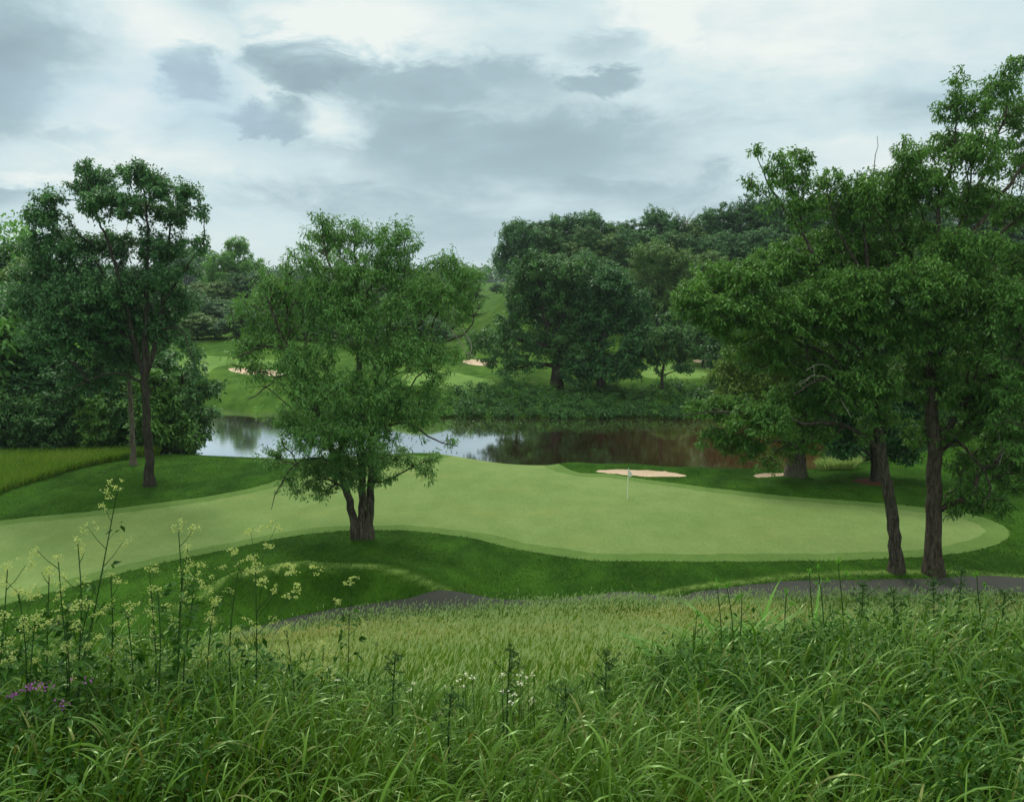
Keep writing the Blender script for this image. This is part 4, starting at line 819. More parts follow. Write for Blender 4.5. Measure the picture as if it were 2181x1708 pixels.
GM = {'reed': grass_mat('reed_grass', (.014, .056, .003), (.105, .225, .020), (.10, .11, .03), (.22, .21, .07), trans=.25, rough=.36, spec=.6),
      'fine': grass_mat('fine_grass', (.042, .125, .007), (.175, .310, .034), (.18, .23, .03), (.36, .38, .09), rough=.5, spec=.4, trans=.3),
      'plume': grass_mat('seed_heads', (.20, .33, .12), (.38, .52, .24), (.34, .33, .11), (.58, .53, .24), rough=.8, spec=.15)}
def blade_mesh(P, az, th0, bend, Ln, Wd, K, power=1.3, twist=None, tipw=0.02, mid=0.45):
    """curved grass blades; returns verts and quads"""
    n = len(P); s = np.linspace(0, 1, K + 1); V = np.empty((n, K + 1, 2, 3)); pt = P.copy(); h = np.c_[np.cos(az), np.sin(az), np.zeros(n)]; up = np.array([0, 0, 1.0])
    tw = np.zeros(n) if twist is None else twist; side0 = np.c_[-np.sin(az), np.cos(az), np.zeros(n)]
    for k in range(K + 1):
        ph = th0 + bend * s[k] ** power; d = h * np.sin(ph)[:, None] + up * np.cos(ph)[:, None]
        if k: pt = pt + d * (Ln / K)[:, None]
        nrm = np.cross(side0, d); sd = side0 * np.cos(tw)[:, None] + nrm * np.sin(tw)[:, None]
        w = Wd * .5 * (tipw + (1 - tipw) * (np.minimum(s[k] / mid + .45, 1) if s[k] < mid else 1 - ((s[k] - mid) / (1 - mid)) ** 1.6))
        V[:, k, 0] = pt - sd * w[:, None]; V[:, k, 1] = pt + sd * w[:, None]
    i = np.arange(n)[:, None] * (K + 1) * 2 + np.arange(K)[None] * 2; i = i.ravel()
    return V.reshape(-1, 3), np.c_[i, i + 1, i + 3, i + 2]
def vnoise(x, y, sc, seed):
    r = np.random.RandomState(seed); v = 0
    for k in range(5): a = r.rand() * 6.28; f = sc * (.6 + r.rand()); v = v + np.sin((x * np.cos(a) + y * np.sin(a)) * f + r.rand() * 6.28 + 1.5 * np.sin((x * np.sin(a) - y * np.cos(a)) * f * .6))
    return v / 5
pathy = lambda x: np.interp(x, PATH_NEAR[:, 0], PATH_NEAR[:, 1])
def scatter(n, y0, y1, pw, rng, margin=.25, edge=1.5):
    y = (y0 ** pw + rng.rand(n * 2) * (y1 ** pw - y0 ** pw)) ** (1 / pw); x = (rng.rand(n * 2) * 2 - 1) * (y * .66 + edge); k = y < pathy(x) - margin; return x[k][:n], y[k][:n]
def near_grass():
    rng = np.random.RandomState(21); x, y = scatter(13500, 1.6, 11.5, 1.55, rng)
    # tussocks
    tx, ty = scatter(1100, 1.6, 11.5, 1.55, rng); j = rng.randint(len(tx), size=len(x)); f = rng.rand(len(x)) < .8
    x = np.where(f, tx[j] + rng.randn(len(x)) * .085, x); y = np.where(f, ty[j] + rng.randn(len(x)) * .085, y)
    n = len(x); z = H(x, y); P = np.c_[x, y, z]; fade = np.clip((12.5 - y) / 5, .35, 1); hv = .62 + .30 * (vnoise(x, y, 1.3, 5) + 1) * .6
    L_ = (hv * (.75 + .45 * rng.rand(n))) * fade; az = rng.rand(n) * 6.28; th = .05 + .18 * rng.rand(n)
    out = []; T = []; Dr = []
    def add(V, F, n_, K, tint, dry):
        off = sum(len(a[0]) for a in out); out.append((V, F + off)); T.append(np.repeat(tint, (K + 1) * 2)); Dr.append(np.repeat(dry, (K + 1) * 2))
    ct = rng.rand(n); V, F = blade_mesh(P, az, th, .15 + .3 * rng.rand(n), L_, np.full(n, .0055), 4, tipw=.5); add(V, F, n, 4, .3 + .4 * ct, .1 * rng.rand(n))
    ctr = V.reshape(n, 5, 2, 3).mean(2)
    for q in range(6):
        f = .25 + .13 * q + .1 * rng.rand(n); f = np.minimum(f, .99); k = np.minimum((f * 4).astype(int), 3); u = (f * 4 - k)[:, None]; ii = np.arange(n)
        R = ctr[ii, k] * (1 - u) + ctr[ii, k + 1] * u; a2 = rng.rand(n) * 6.28; bias = rng.rand(n) < .45; a2 = np.where(bias, rng.randn(n) * .8 - .15, a2)
        ll = (.20 + .24 * rng.rand(n)) * (.7 + .3 * fade); K_ = 6
        V, F = blade_mesh(R, a2, .05 + .30 * rng.rand(n), .6 + 1.5 * rng.rand(n), ll, .008 + .009 * rng.rand(n), K_, 1.4, rng.randn(n) * .35)
        add(V, F, n, K_, np.clip(.25 + .5 * ct + .35 * (rng.rand(n) - .3), 0, 1), np.where(rng.rand(n) < .07, .8, .05 * rng.rand(n)))
    V = np.concatenate([a[0] for a in out]); F = np.concatenate([a[1] for a in out])
    tag(mesh('tall_grass', V, F, GM['reed'], attrs={'tint': np.concatenate(T), 'dry': np.concatenate(Dr)}), 'long arching dark green grass leaves filling the foreground', 'grass', kind='stuff')
def meadow_grass():
    rng = np.random.RandomState(22); x, y = scatter(135000, 5.5, 38.5, 1.35, rng, .1, 2.5); n = len(x); z = H(x, y); P = np.c_[x, y, z]
    prox = pathy(x) - y; far = np.clip((y - 8) / 22, 0, 1)
    dryz = .72 * np.clip(.22 + .75 * vnoise(x, y * 1.2, .42, 8) + .35 * vnoise(x, y, 1.6, 9), 0, 1) * np.clip((y - 8) / 8, 0, 1) * np.clip(prox / 3.5, .15, 1)
    L_ = (.42 + .30 * rng.rand(n)) * (1 + .18 * vnoise(x, y, .9, 10)) * (.92 + .10 * np.exp(-(prox / 2.5) ** 2)); L_ = np.where(rng.rand(n) < .12, L_ * 1.35, L_)
    w = .006 + .010 * far; az = rng.randn(n) * 1.2 + .3; V, F = blade_mesh(P, az, .03 + .18 * rng.rand(n), .1 + .45 * rng.rand(n), L_, w * 1.1, 3, 1.5, rng.rand(n) * 3.1)
    ct = np.clip(.5 + .35 * vnoise(x, y, .8, 12) + .3 * rng.randn(n), 0, 1); T = [np.repeat(ct, 8)]; D = [np.repeat(np.clip(dryz + .15 * rng.randn(n), 0, 1), 8)]; Vs = [V]; Fs = [F]; o = len(V)
    m = rng.rand(n) < .8; a2 = rng.rand(m.sum()) * 6.28
    V, F = blade_mesh(P[m] + rng.randn(m.sum(), 3) * [.04, .04, 0], a2, .06 + .3 * rng.rand(m.sum()), .2 + .8 * rng.rand(m.sum()), L_[m] * .8, w[m] * 1.25, 3, 1.4, rng.rand(m.sum()) * 3.1)
    Vs.append(V); Fs.append(F + o); T.append(np.repeat(np.clip(ct[m] - .12, 0, 1), 8)); D.append(np.repeat(dryz[m] * .5, 8))
    tag(mesh('meadow_grass', np.concatenate(Vs), np.concatenate(Fs), GM['fine'], attrs={'tint': np.concatenate(T), 'dry': np.concatenate(D)}), 'knee-high green and straw coloured meadow grass on the slope down to the cart path', 'grass', kind='stuff')
    # seed heads
    k = (rng.rand(n) < np.where(prox < 4.0, .55, .26)) & (y > 6.5); n2 = k.sum(); tip = P[k] + np.c_[np.cos(az[k]) * .12 * L_[k], np.sin(az[k]) * .12 * L_[k], L_[k] * (.88 + .2 * rng.rand(n2))]
    Vs = []; Fs = []; T = []; D = []; o = 0
    for r_ in range(2):
        V, F = blade_mesh(tip, az[k] + rng.randn(n2) * .4, .05 + .25 * rng.rand(n2), .2 + .7 * rng.rand(n2), .09 + .09 * rng.rand(n2), (.012 + .016 * far[k]) * (.7 + .5 * rng.rand(n2)), 3, 1.2, rng.rand(n2) * 3.1, .3, .4)
        Vs.append(V); Fs.append(F + o); o += len(V); T.append(np.repeat(np.clip(.3 + .6 * rng.rand(n2), 0, 1), 8)); D.append(np.repeat(np.clip(dryz[k] * 1.1 + .1 + .1 * rng.randn(n2) - np.where(prox[k] < 3.5, .4, 0), 0, 1), 8))
    tag(mesh('grass_seed_heads', np.concatenate(Vs), np.concatenate(Fs), GM['plume'], attrs={'tint': np.concatenate(T), 'dry': np.concatenate(D)}), 'pale feathery seed heads standing over the meadow grass', 'seed heads', kind='stuff')
near_grass(); meadow_grass()
# rough grass at the left edge of the lawn and plume grass by the water
def edge_grass():
    rng = np.random.RandomState(23); n = 34000; u = -60 + 400 * rng.rand(n); lo = np.interp(u, (-60, 0, 110, 200, 290, 340), (1075, 1054, 1020, 994, 974, 962)); v = 945 + (lo - 945) * rng.rand(n) ** .8
    q = np.array([atz(a_, b_, .05) for a_, b_ in zip(u, v)]); x, y = q[:, 0], q[:, 1]; z = H(x, y); P = np.c_[x, y, z]
    w = .03 + .02 * rng.rand(n); L_ = .55 + .4 * rng.rand(n); V, F = blade_mesh(P, rng.rand(n) * 6.28, .1 * rng.rand(n), .3 + .6 * rng.rand(n), L_, w, 3, 1.4, rng.rand(n) * 3.1)
    d = np.clip(.02 + .3 * vnoise(x, y, .5, 4) + .15 * rng.randn(n), 0, .6)
    tag(mesh('rough_grass', V, F, GM['fine'], attrs={'tint': np.repeat(np.clip(.5 + .3 * rng.randn(n), 0, 1), 8), 'dry': np.repeat(d, 8)}), 'unmown long grass between the left lawn and the thicket', 'grass', kind='stuff')
    g = ground(1785, 998); n = 900; r = rng.rand(n) ** .5 * 1.6; a = rng.rand(n) * 6.28; x = g[0] + r * np.cos(a); y = g[1] + r * .7 * np.sin(a); P = np.c_[x, y, H(x, y)]
    V, F = blade_mesh(P, a, .1 + .2 * rng.rand(n), .3 + .5 * rng.rand(n), .7 + .6 * rng.rand(n), np.full(n, .05), 3, 1.4, rng.rand(n) * 3.1)
    tag(mesh('plume_grass', V, F, GM['plume'], attrs={'tint': np.repeat(rng.rand(n), 8), 'dry': np.repeat(.2 * rng.rand(n), 8)}), 'pale clump of plume grass at the water edge right of the old thick tree', 'grass clump')
edge_grass()

# ---------------------------------------------------------------- single tall plants of the meadow
FL = {'yellow': grass_mat('yellow_flower', (.30, .40, .11), (.52, .58, .25), (.5, .5, .2), (.6, .6, .3), .4, .6, .2), 'white': grass_mat('white_flower', (.70, .72, .55), (.85, .86, .74), (.8, .8, .7), (.8, .8, .7), .3, .6, .2),
      'purple': grass_mat('purple_flower', (.26, .06, .34), (.50, .18, .58), (.3, .1, .4), (.4, .15, .45), .35, .6, .2), 'stem': grass_mat('weed_stem', (.018, .045, .014), (.050, .105, .028), (.08, .08, .03), (.1, .1, .04), .05, .6, .3),
      'leaf': grass_mat('weed_leaf', (.014, .055, .008), (.050, .140, .020), (.08, .1, .03), (.1, .12, .04), .3, .5, .35), 'strap': grass_mat('strap_leaf', (.050, .170, .016), (.130, .320, .045), (.2, .22, .08), (.3, .3, .1), .35, .4, .4),
      'thistle': grass_mat('thistle_leaf', (.026, .070, .018), (.075, .150, .040), (.08, .08, .05), (.1, .1, .06), .15, .6, .3)}
def stem_to(tip, root_uv, Y, seed, bow=.05):
    rng = np.random.RandomState(seed); t = aty(tip[0], tip[1], Y); r = aty(root_uv, 1450, Y); x = t[0] + (r[0] - t[0]); base = np.array([x, Y + rng.uniform(-.1, .1), 0]); base[2] = h1(base[0], base[1])
    n = 6; f = np.linspace(0, 1, n)[:, None]; P = base + (t - base) * f; P[:, 0] += np.sin(f[:, 0] * np.pi) * bow * rng.choice([-1, 1]) + rng.randn(n) * .008 * (f[:, 0] > 0) * (f[:, 0] < 1); return base, P
def parts(root, base, name, V, F, mat, n, tint, per=4):
    return mesh(name, V - base, F, mat, root, False, {'tint': np.repeat(tint, per), 'dry': np.zeros(len(V))})
def stem_mesh(root, base, paths):
    V, F = tubes(paths, 5); return mesh('stem', V - base, F, FL['stem'], root, True, {'tint': np.full(len(V), .4), 'dry': np.zeros(len(V))})
def flower_weed(tip, ru, Y, seed, label, heads=7, size=1.0, flower='yellow', leaf=1.0, spread=.12):
    rng = np.random.RandomState(seed); base, P = stem_to(tip, ru, Y, seed); root = empty('flowering_weed', base, label, 'weed', 'tall yellow-flowering weeds'); S_, R_ = resamp(P, np.linspace(.0075, .003, len(P)), .06); ps = [(S_, R_)]
    fl = []; lp = []; la = []
    heads = max(4, int(heads * .75))
    for h in range(heads):
        k = len(S_) - 1 - int(len(S_) * .40 * (h / max(heads, 1)) ** 1.1); a = rng.rand() * 6.28; l = spread * (.35 + .9 * rng.rand()) * (0 if h == 0 else 1) * (.6 + .7 * h / heads)
        e = S_[k] + np.array([np.cos(a) * l, np.sin(a) * l * .8, l * 1.05 + .01])
        if h: ps.append((np.array([S_[k], S_[k] + (e - S_[k]) * .5 + [0, 0, -.01], e]), np.array([.0028, .0022, .0015])))
        fl.append(np.concatenate([e + rng.randn(3) * [.020, .020, .018] * size + rng.randn(int(7 * size) + 3, 3) * [.010, .010, .006] for c in range(5)]))
    for _ in range(int(16 * leaf)):
        k = rng.randint(int(len(S_) * .12), int(len(S_) * .85)); a = rng.rand() * 6.28; l = .04 + .07 * rng.rand(); e = S_[k] + np.array([np.cos(a) * l, np.sin(a) * l, l * .5]); ps.append((np.array([S_[k], (S_[k] + e) / 2, e]), np.array([.002, .0015, .001])))
        for _ in range(4): lp.append(e + rng.randn(3) * .018); la.append(np.array([np.cos(a), np.sin(a), -.2]) + rng.randn(3) * .6)
    for q in fl: n = len(q); V, F = leaves(q, rng.randn(n, 3) + [0, 0, .4], .012 * size, .011 * size, rng, 1.0); parts(root, base, 'flower_head', V, F, FL[flower], n, rng.rand(n))
    stem_mesh(root, base, ps); lp = np.array(lp).reshape(-1, 3)
    if len(lp): V2, F2 = leaves(lp, np.array(la), .055 + .03 * rng.rand(len(lp)), .035, rng, .6); parts(root, base, 'leaves', V2, F2, FL['leaf'], len(lp), rng.rand(len(lp)))
    return root
FW = [((252, 1032), 60, 5.2, 9, 'tallest yellow-flowered weed, leaning right over the fairway edge', 1.0), ((380, 1124), 335, 5.2, 6, 'dark double-looking stem with a small yellow top standing left of the mound', 1.0), ((400, 1168), 372, 5.4, 5, 'dark stem just right of the double-looking one, rising from the long grass', .8),
      ((124, 1190), 112, 4.9, 7, 'yellow-topped weed second from the left edge among the tall ones', 1.0), ((166, 1158), 130, 5.1, 6, 'leafy-tipped weed crossing just under the tallest leaning stem', 1.0), ((16, 1213), 0, 4.8, 6, 'yellow-flowered weed cut by the left edge of the picture', 1.0),
      ((105, 1222), 45, 5.0, 9, 'widely branched pale yellow weed near the left edge', 1.1), ((40, 1262), 20, 4.8, 12, 'dense pale yellow flower spray low at the left edge', 1.1), ((236, 1230), 196, 5.3, 6, 'slim weed with a thin green top left of the dark double-looking stem', .9), ((318, 1216), 300, 5.6, 6, 'pale-topped slim weed below the green approach', .9),
      ((336, 1258), 297, 5.2, 7, 'forked weed with small pale tops beside the dark stems', .9), ((417, 1205), 386, 5.4, 7, 'straight slim weed with pale top right of the dark stems', .9), ((510, 1200), 487, 5.8, 5, 'thin weed just left of the bushy yellow spray', .8), ((752, 1234), 744, 7.5, 5, 'solitary thin weed standing in front of the cart path bend', 1.2),
      ((190, 1285), 160, 5.0, 8, 'short yellow-flowered weed between the leaning stem and the slim one', 1.0), ((270, 1300), 262, 5.3, 7, 'short pale weed in the middle of the left flower stand', 1.0), ((75, 1320), 70, 4.7, 9, 'short bright yellow weed low in the left corner of the stand', 1.0), ((455, 1290), 440, 5.6, 7, 'short pale weed right of the dark stems near the path', 1.0), ((610, 1340), 600, 6.2, 8, 'cream-flowered weed at the near edge of the path bend', 1.1), ((140, 1385), 135, 4.9, 9, 'low pale weed above the purple flowers', 1.0), ((690, 1375), 690, 6.6, 9, 'cream-flowered weed low in the straw grass', 1.2)]
for i, (t, r, Y, hd, lb, sz) in enumerate(FW): flower_weed(t, r, Y, 100 + i, lb, hd, sz)
flower_weed((545, 1218), 500, 6.0, 140, 'bushy spray of pale yellow flowers in front of the mound ridge', 26, 1.3, spread=.34)
def thistle(tip, ru, Y, seed, label, leafy=1.0, group='dark spiny thistles'):
    rng = np.random.RandomState(seed); base, P = stem_to(tip, ru, Y, seed, .02); root = empty('thistle_plant', base, label, 'thistle', group); S_, R_ = resamp(P, np.linspace(.010, .005, len(P)), .03); ps = [(S_, R_)]; lp = []; la = []; bp = []
    n = len(S_)
    for k in range(int(n * .25), n):
        f = k / n
        if rng.rand() > .75 * leafy: continue
        a = rng.rand() * 6.28; l = (.05 + .11 * rng.rand()) * (1.15 - .6 * f); d = np.array([np.cos(a), np.sin(a), .35]); m = 6
        for j in range(m):
            q = S_[k] + d * l * j / m - [0, 0, .25 * l * (j / m) ** 2]
            for s in (-1, 1): lp.append(q); la.append(d * .7 + s * np.array([-np.sin(a), np.cos(a), 0]) + rng.randn(3) * .35)
    for _ in range(9):
        q = S_[-1] + rng.randn(3) * [.018, .018, .022] if _ < 5 else S_[-rng.randint(2, 8)] + rng.randn(3) * .05; bp.append(q + rng.randn(22, 3) * .008)
    for _ in range(5):
        k = n - rng.randint(3, 12); a = rng.rand() * 6.28; l = .06 + .07 * rng.rand(); e = S_[k] + np.array([np.cos(a) * l, np.sin(a) * l, l]); ps.append((np.array([S_[k], (S_[k] + e) / 2, e]), np.array([.004, .003, .003]))); bp.append(e + rng.randn(26, 3) * .009)
    stem_mesh(root, base, ps); lp = np.array(lp); V, F = leaves(lp, np.array(la), .030 + .025 * rng.rand(len(lp)), .014, rng, .8); parts(root, base, 'leaves', V, F, FL['thistle'], len(lp), rng.rand(len(lp)))
    bp = np.concatenate(bp); V, F = leaves(bp, rng.randn(len(bp), 3), .016, .007, rng, 1); parts(root, base, 'buds', V, F, FL['thistle'], len(bp), rng.rand(len(bp)) * .5)
for i, a in enumerate([((1087, 1382), 1080, 6.2, 'tall dark thistle in the middle of the meadow beside the white flowers'), ((1291, 1390), 1292, 6.2, 'tall dark thistle right of the white flowers, with spread side shoots'), ((842, 1397), 838, 6.0, 'dark thistle left of the white flowers'), ((1205, 1460), 1204, 5.6, 'shorter thistle between the two tall middle ones'), ((1414, 1404), 1412, 6.2, 'thistle just left of the strap-leaved clump'), ((960, 1480), 955, 5.2, 'low thistle under the white flowers'),
         ((1838, 1243), 1836, 7.6, 'tall leafy thistle in front of the path below the leaning trunk'), ((1986, 1236), 1990, 7.8, 'tall thistle in front of the path below the biggest trunk'), ((2048, 1212), 2040, 8.2, 'thistle reaching over the path, right of the biggest trunk'), ((2140, 1262), 2136, 7.4, 'thistle close to the right edge of the picture'), ((1904, 1262), 1900, 7.4, 'thistle between the two big trunks, top just under the path'), ((1560, 1440), 1560, 6.0, 'thistle at the foot of the strap-leaved clump'), ((1700, 1350), 1700, 6.8, 'thistle right of the strap-leaved clump')]): thistle(*a[:3], 200 + i, a[3])
def scape(tip, ru, Y, seed, label):
    rng = np.random.RandomState(seed); base, P = stem_to(tip, ru, Y, seed, .03); root = empty('flower_stalk', base, label, 'stalk', 'bare budding stalks over the strap leaves'); S_, R_ = resamp(P, np.linspace(.007, .004, len(P)), .08); e = S_[-1]
    stem_mesh(root, base, [(S_, R_), (np.array([S_[-3], S_[-3] + [.03, 0, .03], S_[-3] + [.05, 0, .06]]), np.array([.004, .003, .003]))])
    bp = np.r_[e + rng.randn(10, 3) * [.006, .006, .012], S_[-3] + [.05, 0, .06] + rng.randn(8, 3) * .006]; V, F = leaves(bp, rng.randn(len(bp), 3) * .4 + [0, 0, 1], .05, .018, rng, .6); parts(root, base, 'buds', V, F, FL['strap'], len(bp), .5 + .5 * rng.rand(len(bp)))
for i, (t, r, lb) in enumerate([((1527, 1250), 1545, 'budding stalk at the left of the strap-leaved clump'), ((1549, 1252), 1562, 'budding stalk second from the left over the strap leaves'), ((1580, 1272), 1592, 'short budding stalk third from the left over the strap leaves'), ((1675, 1264), 1690, 'budding stalk bent at its tip at the right of the strap leaves'), ((1724, 1221), 1728, 'thick upright stalk left of the two tallest'), ((1743, 1214), 1757, 'tall stalk with a drooping bud, left of the tallest one'), ((1785, 1200), 1800, 'tallest budding stalk, reaching up to the cart path bank'), ((1484, 1309), 1482, 'lone stalk at the outer left of the strap-leaved clump'), ((2080, 1225), 2110, 'leaning reddish stalk near the right edge')]): scape(t, r, 6.9, 300 + i, lb)
def strap_clump(u, v, Y, n, Ls, seed, label):
    rng = np.random.RandomState(seed); c = aty(u, v, Y); base = np.array([c[0], Y, h1(c[0], Y)]); a = rng.rand(n) * 6.28; P = base + np.c_[rng.randn(n) * .10, rng.randn(n) * .10, np.zeros(n)]
    V, F = blade_mesh(P, a, .08 + .40 * rng.rand(n), 1.0 + 1.1 * rng.rand(n), .98 * Ls * (.7 + .45 * rng.rand(n)), .024 + .012 * rng.rand(n), 8, 1.5, rng.randn(n) * .2, .03, .5); o = mesh('strap_leaved_plant', V - base, F, FL['strap'], None, True, {'tint': np.repeat(rng.rand(n), 18), 'dry': np.repeat(.1 * rng.rand(n), 18)}); o.location = base
    tag(o, label, 'plant', 'strap-leaved plants on the right of the meadow')
for i, (u, Y, n, Ls, lb) in enumerate([(1490, 6.9, 60, 1.25, 'strap-leaved clump furthest left, leaves falling outward'), (1560, 7.0, 80, 1.35, 'largest bright strap-leaved clump under the budding stalks'), (1640, 7.1, 70, 1.3, 'strap-leaved clump in the middle right of the largest one'), (1720, 7.2, 60, 1.3, 'strap-leaved clump under the tallest stalk'), (1800, 7.3, 50, 1.2, 'strap-leaved clump furthest right, partly behind thistles')]): strap_clump(u, 1350, Y, n, Ls, 400 + i, lb)
def small_flower(uv, Y, seed, kind_, label, cat, group, n=14, size=.02, spread=.012, drop=.35):
    rng = np.random.RandomState(seed); t = aty(uv[0], uv[1], Y); base = np.array([t[0] + rng.uniform(-.03, .03), Y + .05, h1(t[0], Y)]); root = empty({'white': 'white_flower', 'purple': 'purple_flower'}[kind_], base, label, cat, group)
    stem_mesh(root, base, [(np.array([base, base + (t - base) * .5 + [.02, 0, 0], t]), np.array([.004, .003, .002]))]); q = t + rng.randn(n, 3) * spread * np.array([1.6, 1.3, .8]); V, F = leaves(q, rng.randn(n, 3) + [0, -.3, .5], size, size * .75, rng, 1); parts(root, base, 'petals', V, F, FL[kind_], n, rng.rand(n))
wf = [(990, 1436), (1006, 1443), (986, 1460), (1070, 1437), (1108, 1435), (1124, 1441), (1136, 1436), (1105, 1452), (1112, 1458), (1069, 1472), (1094, 1480), (1092, 1494), (1135, 1488), (1130, 1494), (946, 1464), (878, 1455), (975, 1450), (872, 1470), (938, 1520), (700, 1420), (716, 1448)]
for i, uv in enumerate(sorted(wf)): small_flower(uv, 6.0, 500 + i, 'white', f'small white meadow flower, {ORD[i]} from the left', 'flower', 'white flowers in the meadow', 7, .020, .007)
for i, (uv, lb, n) in enumerate([((28, 1478), 'purple flower cluster at the left edge of the picture', 20), ((62, 1463), 'brightest purple flower cluster, just right of the one at the left edge', 26), ((92, 1462), 'faded small purple flower cluster beside the brightest one', 16), ((131, 1502), 'purple flower cluster lower right of the other ones', 16), ((70, 1528), 'tiny bluish purple flower under the bright cluster', 8), ((180, 1450), 'tiny dark purple flower far right of the others', 8)]): small_flower(uv, 4.6, 600 + i, 'purple', lb, 'flower', 'purple flowers at the left', n, .018, .015)
# leafy undergrowth of the meadow
def undergrowth():
    rng = np.random.RandomState(31); x, y = scatter(5200, 3.0, 13, 1.4, rng); q = vnoise(x, y, .9, 41) + np.where(x > 1.2, .3, 0) + np.where(x < -1.6, .35, 0); k = q > .12; x, y = x[k], y[k]; z = H(x, y); n = len(x)
    pts = np.c_[x, y, z + (.35 + .55 * rng.rand(n)) * np.clip((13.5 - y) / 6, .5, 1)]
    clumps('weed_foliage', pts, .15, 26, (.055, .026), FL['leaf'], 32, 'small-leaved dark weeds growing between the grass', 'weeds', 1.3)
undergrowth()

# short grass of the lawns near the viewer, ragged along the mown edges and the path
def lawn_grass():
    rng = np.random.RandomState(61); n = 230000; y = 33 + 42 * rng.rand(n) ** 1.25; x = (rng.rand(n) * 2 - 1) * (y * .64 + 1); sg = sdist(GREEN, x, y); sp_ = sdist(PATH, x, y)
    k = (sg < .03) & (sp_ < .05) & (y > pathy(x) + .3) & (sdist(B_NEAR, x, y) < -.02) & (sdist(B_SMALL, x, y) < -.02); x, y, sg, sp_ = x[k], y[k], sg[k], sp_[k]; P = np.c_[x, y, H(x, y) - .02]; n = len(x); near = np.clip((58 - y) / 24, 0, 1); edge = np.exp(-np.minimum(-sg, -sp_) / .25)
    L_ = (.055 + .045 * rng.rand(n)) * (1 + .5 * edge); V, F = blade_mesh(P, rng.rand(n) * 6.28, .1 + .5 * rng.rand(n), .3 + .8 * rng.rand(n), L_, .022 + .022 * rng.rand(n), 2, 1.3, rng.rand(n) * 3.1)
    t = np.clip(.45 + .3 * vnoise(x, y, .5, 70) + .15 * vnoise(x, y * 2, 2.2, 71) + .25 * rng.randn(n), 0, 1)
    tag(mesh('lawn_grass', V, F, grass_mat('lawn_blade', (.016, .054, .005), (.062, .142, .018), (.12, .16, .03), (.2, .22, .06), .25, .6, .1), attrs={'tint': np.repeat(t, 6), 'dry': np.repeat(np.where(rng.rand(n) < .03, .7, 0), 6)}), 'short rough-cut lawn grass around the putting green', 'grass', kind='stuff')
lawn_grass()
# ---------------------------------------------------------------- flagstick, marker post, driftwood, mulch
g = ground(1336, 1062); root = empty('flagstick', g, 'thin white flagstick with a small white flag in the putting green', 'flagstick')
top = aty(1338, 997, g[1])[2] - g[2]
def plain(name, col, rough=.5, spec=.4): return material(name, lambda b, p, o: b.put(p.inputs['Base Color'], b.mix(b.noise(pos(b), 14, 3), tuple(c * .85 for c in col), col)), rough, spec)
Pm_, Fm_ = plain('pole_paint', (.88, .90, .74), .35), plain('flag_cloth', (.82, .85, .86), .8, .1)
V, F = tubes([(np.array([(0, 0, -.12), (.01, 0, top * .5), (.04, 0, top)]), np.array([.034, .031, .028]))], 10); mesh('pole', V, F, Pm_, root)
nx, nz = 12, 10; gv = []
for i in range(nx):
    for j in range(nz):
        a = i / (nx - 1); b_ = j / (nz - 1); w = .34 * a; droop = .30 * a ** .8; gv.append((.045 + w * .72, .05 * math.sin(a * 6 + b_ * 2) * a, top - .02 - droop - b_ * (.56 - .26 * a)))
i = (np.arange(nx - 1)[:, None] * nz + np.arange(nz - 1)[None]).ravel(); fl = mesh('flag', gv, np.c_[i, i + nz, i + nz + 1, i + 1], Fm_, root)
sm = fl.modifiers.new('thickness', 'SOLIDIFY'); sm.thickness = .004
gv = []
for r_, c_ in ((0, 0),): 
    for k in range(14): a = k / 14 * 6.283; gv.append((.12 + .045 * math.cos(a), -.035, top - .27 + .085 * math.sin(a)))
mk = mesh('flag_emblem', gv + [(x, y - .006, z) for x, y, z in gv], [np.array([[k, (k + 1) % 14, 14 + (k + 1) % 14, 14 + k] for k in range(14)])], plain('emblem_ink', (.05, .06, .10)), root)
V, F = tubes([(np.array([(0, 0, -.1), (0, 0, .003)]), np.array([.054, .054]))], 16); mesh('cup_rim', V, F, Pm_, root)
g = ground(1247, 833); root = empty('marker_post', g, 'short dark post on the far bank between the oak and the dome-shaped tree', 'post'); D_ = plain('dark_post_paint', (.012, .012, .013), .6)
def box(x0, x1, y0, y1, z0, z1): return [(x, y, z) for z in (z0, z1) for x, y in ((x0, y0), (x1, y0), (x1, y1), (x0, y1))], np.array([[0, 3, 2, 1], [4, 5, 6, 7], [0, 1, 5, 4], [1, 2, 6, 5], [2, 3, 7, 6], [3, 0, 4, 7]])
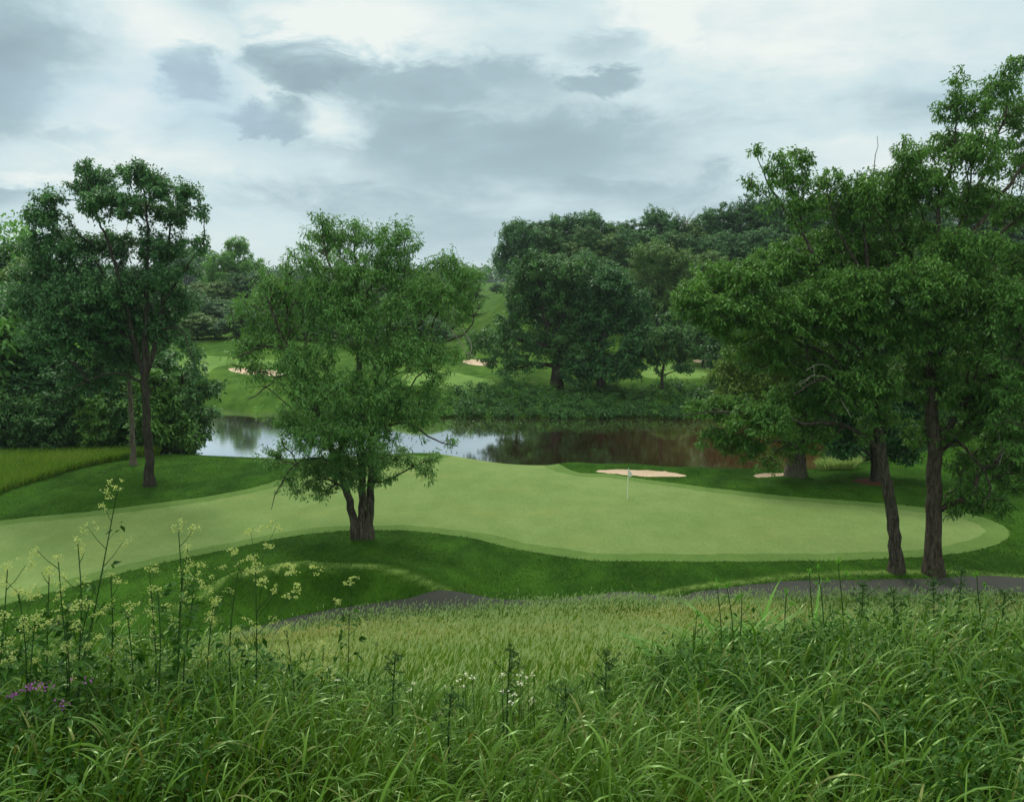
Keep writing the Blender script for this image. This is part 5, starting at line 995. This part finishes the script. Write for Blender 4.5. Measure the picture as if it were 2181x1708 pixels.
mesh('post', *box(-.14, .14, -.14, .14, -.3, .85), D_, root, False); mesh('post_cap', *box(-.2, .2, -.2, .2, .852, 1.0), D_, root, False)
g = ground(1612, 998); rng = np.random.RandomState(3); V, F = tubes([(np.array([g + [-.55, 0, .08], g + [-.1, .05, .14], g + [.35, 0, .10], g + [.6, .1, .2]]), np.array([.05, .07, .06, .03])), (np.array([g + [.05, 0, .12], g + [.2, -.2, .3]]), np.array([.04, .02]))], 8); o = mesh('driftwood', V - g, F, DEADM); o.location = g; tag(o, 'pale piece of driftwood on the grass between the two near sand bunkers', 'driftwood')
def mulch():
    n = 40; a = np.arange(n) / n * 6.283; r = 1.5 + .12 * np.sin(a * 3) + .06 * np.sin(a * 7); c = gM; V = [(c[0], c[1], h1(c[0], c[1]) + .09)]
    for f in (.6, 1.0):
        for k in range(n): x, y = c[0] + r[k] * f * math.cos(a[k]), c[1] + r[k] * f * math.sin(a[k]); V.append((x, y, h1(x, y) + (.08 if f < 1 else -.02)))
    k = np.arange(n); k2 = (k + 1) % n; tag(mesh('mulch_ring', np.array(V), [np.c_[np.zeros(n, int), 1 + k, 1 + k2], np.c_[1 + k, 1 + n + k, 1 + n + k2, 1 + k2]], material('mulch', lambda b, p, o: (b.put(p.inputs['Base Color'], b.mix(b.noise(pos(b), 12, 4, .7), (.05, .022, .014), (.13, .06, .035))), bump(b, p, b.noise(pos(b), 20, 3), .8, .05)), .95, .1)), 'ring of brown mulch around the foot of the dark shade tree', 'mulch', kind='structure')
mulch()

# ---------------------------------------------------------------- damp summer air
hz = bpy.data.materials.new('haze'); hz.use_nodes = True; b = NB(hz.node_tree); o = b.n('ShaderNodeOutputMaterial'); v = b.n('ShaderNodeVolumePrincipled')
v.inputs['Color'].default_value = (.80, .90, .96, 1); v.inputs['Density'].default_value = .00012; v.inputs['Anisotropy'].default_value = .2; b.L.new(v.outputs[0], o.inputs['Volume'])
hb = mesh('haze', *box(-5200, 5200, -40, 5400, -8, 60), hz, None, False); tag(hb, 'thin pale haze over the far landscape', 'haze', kind='stuff')
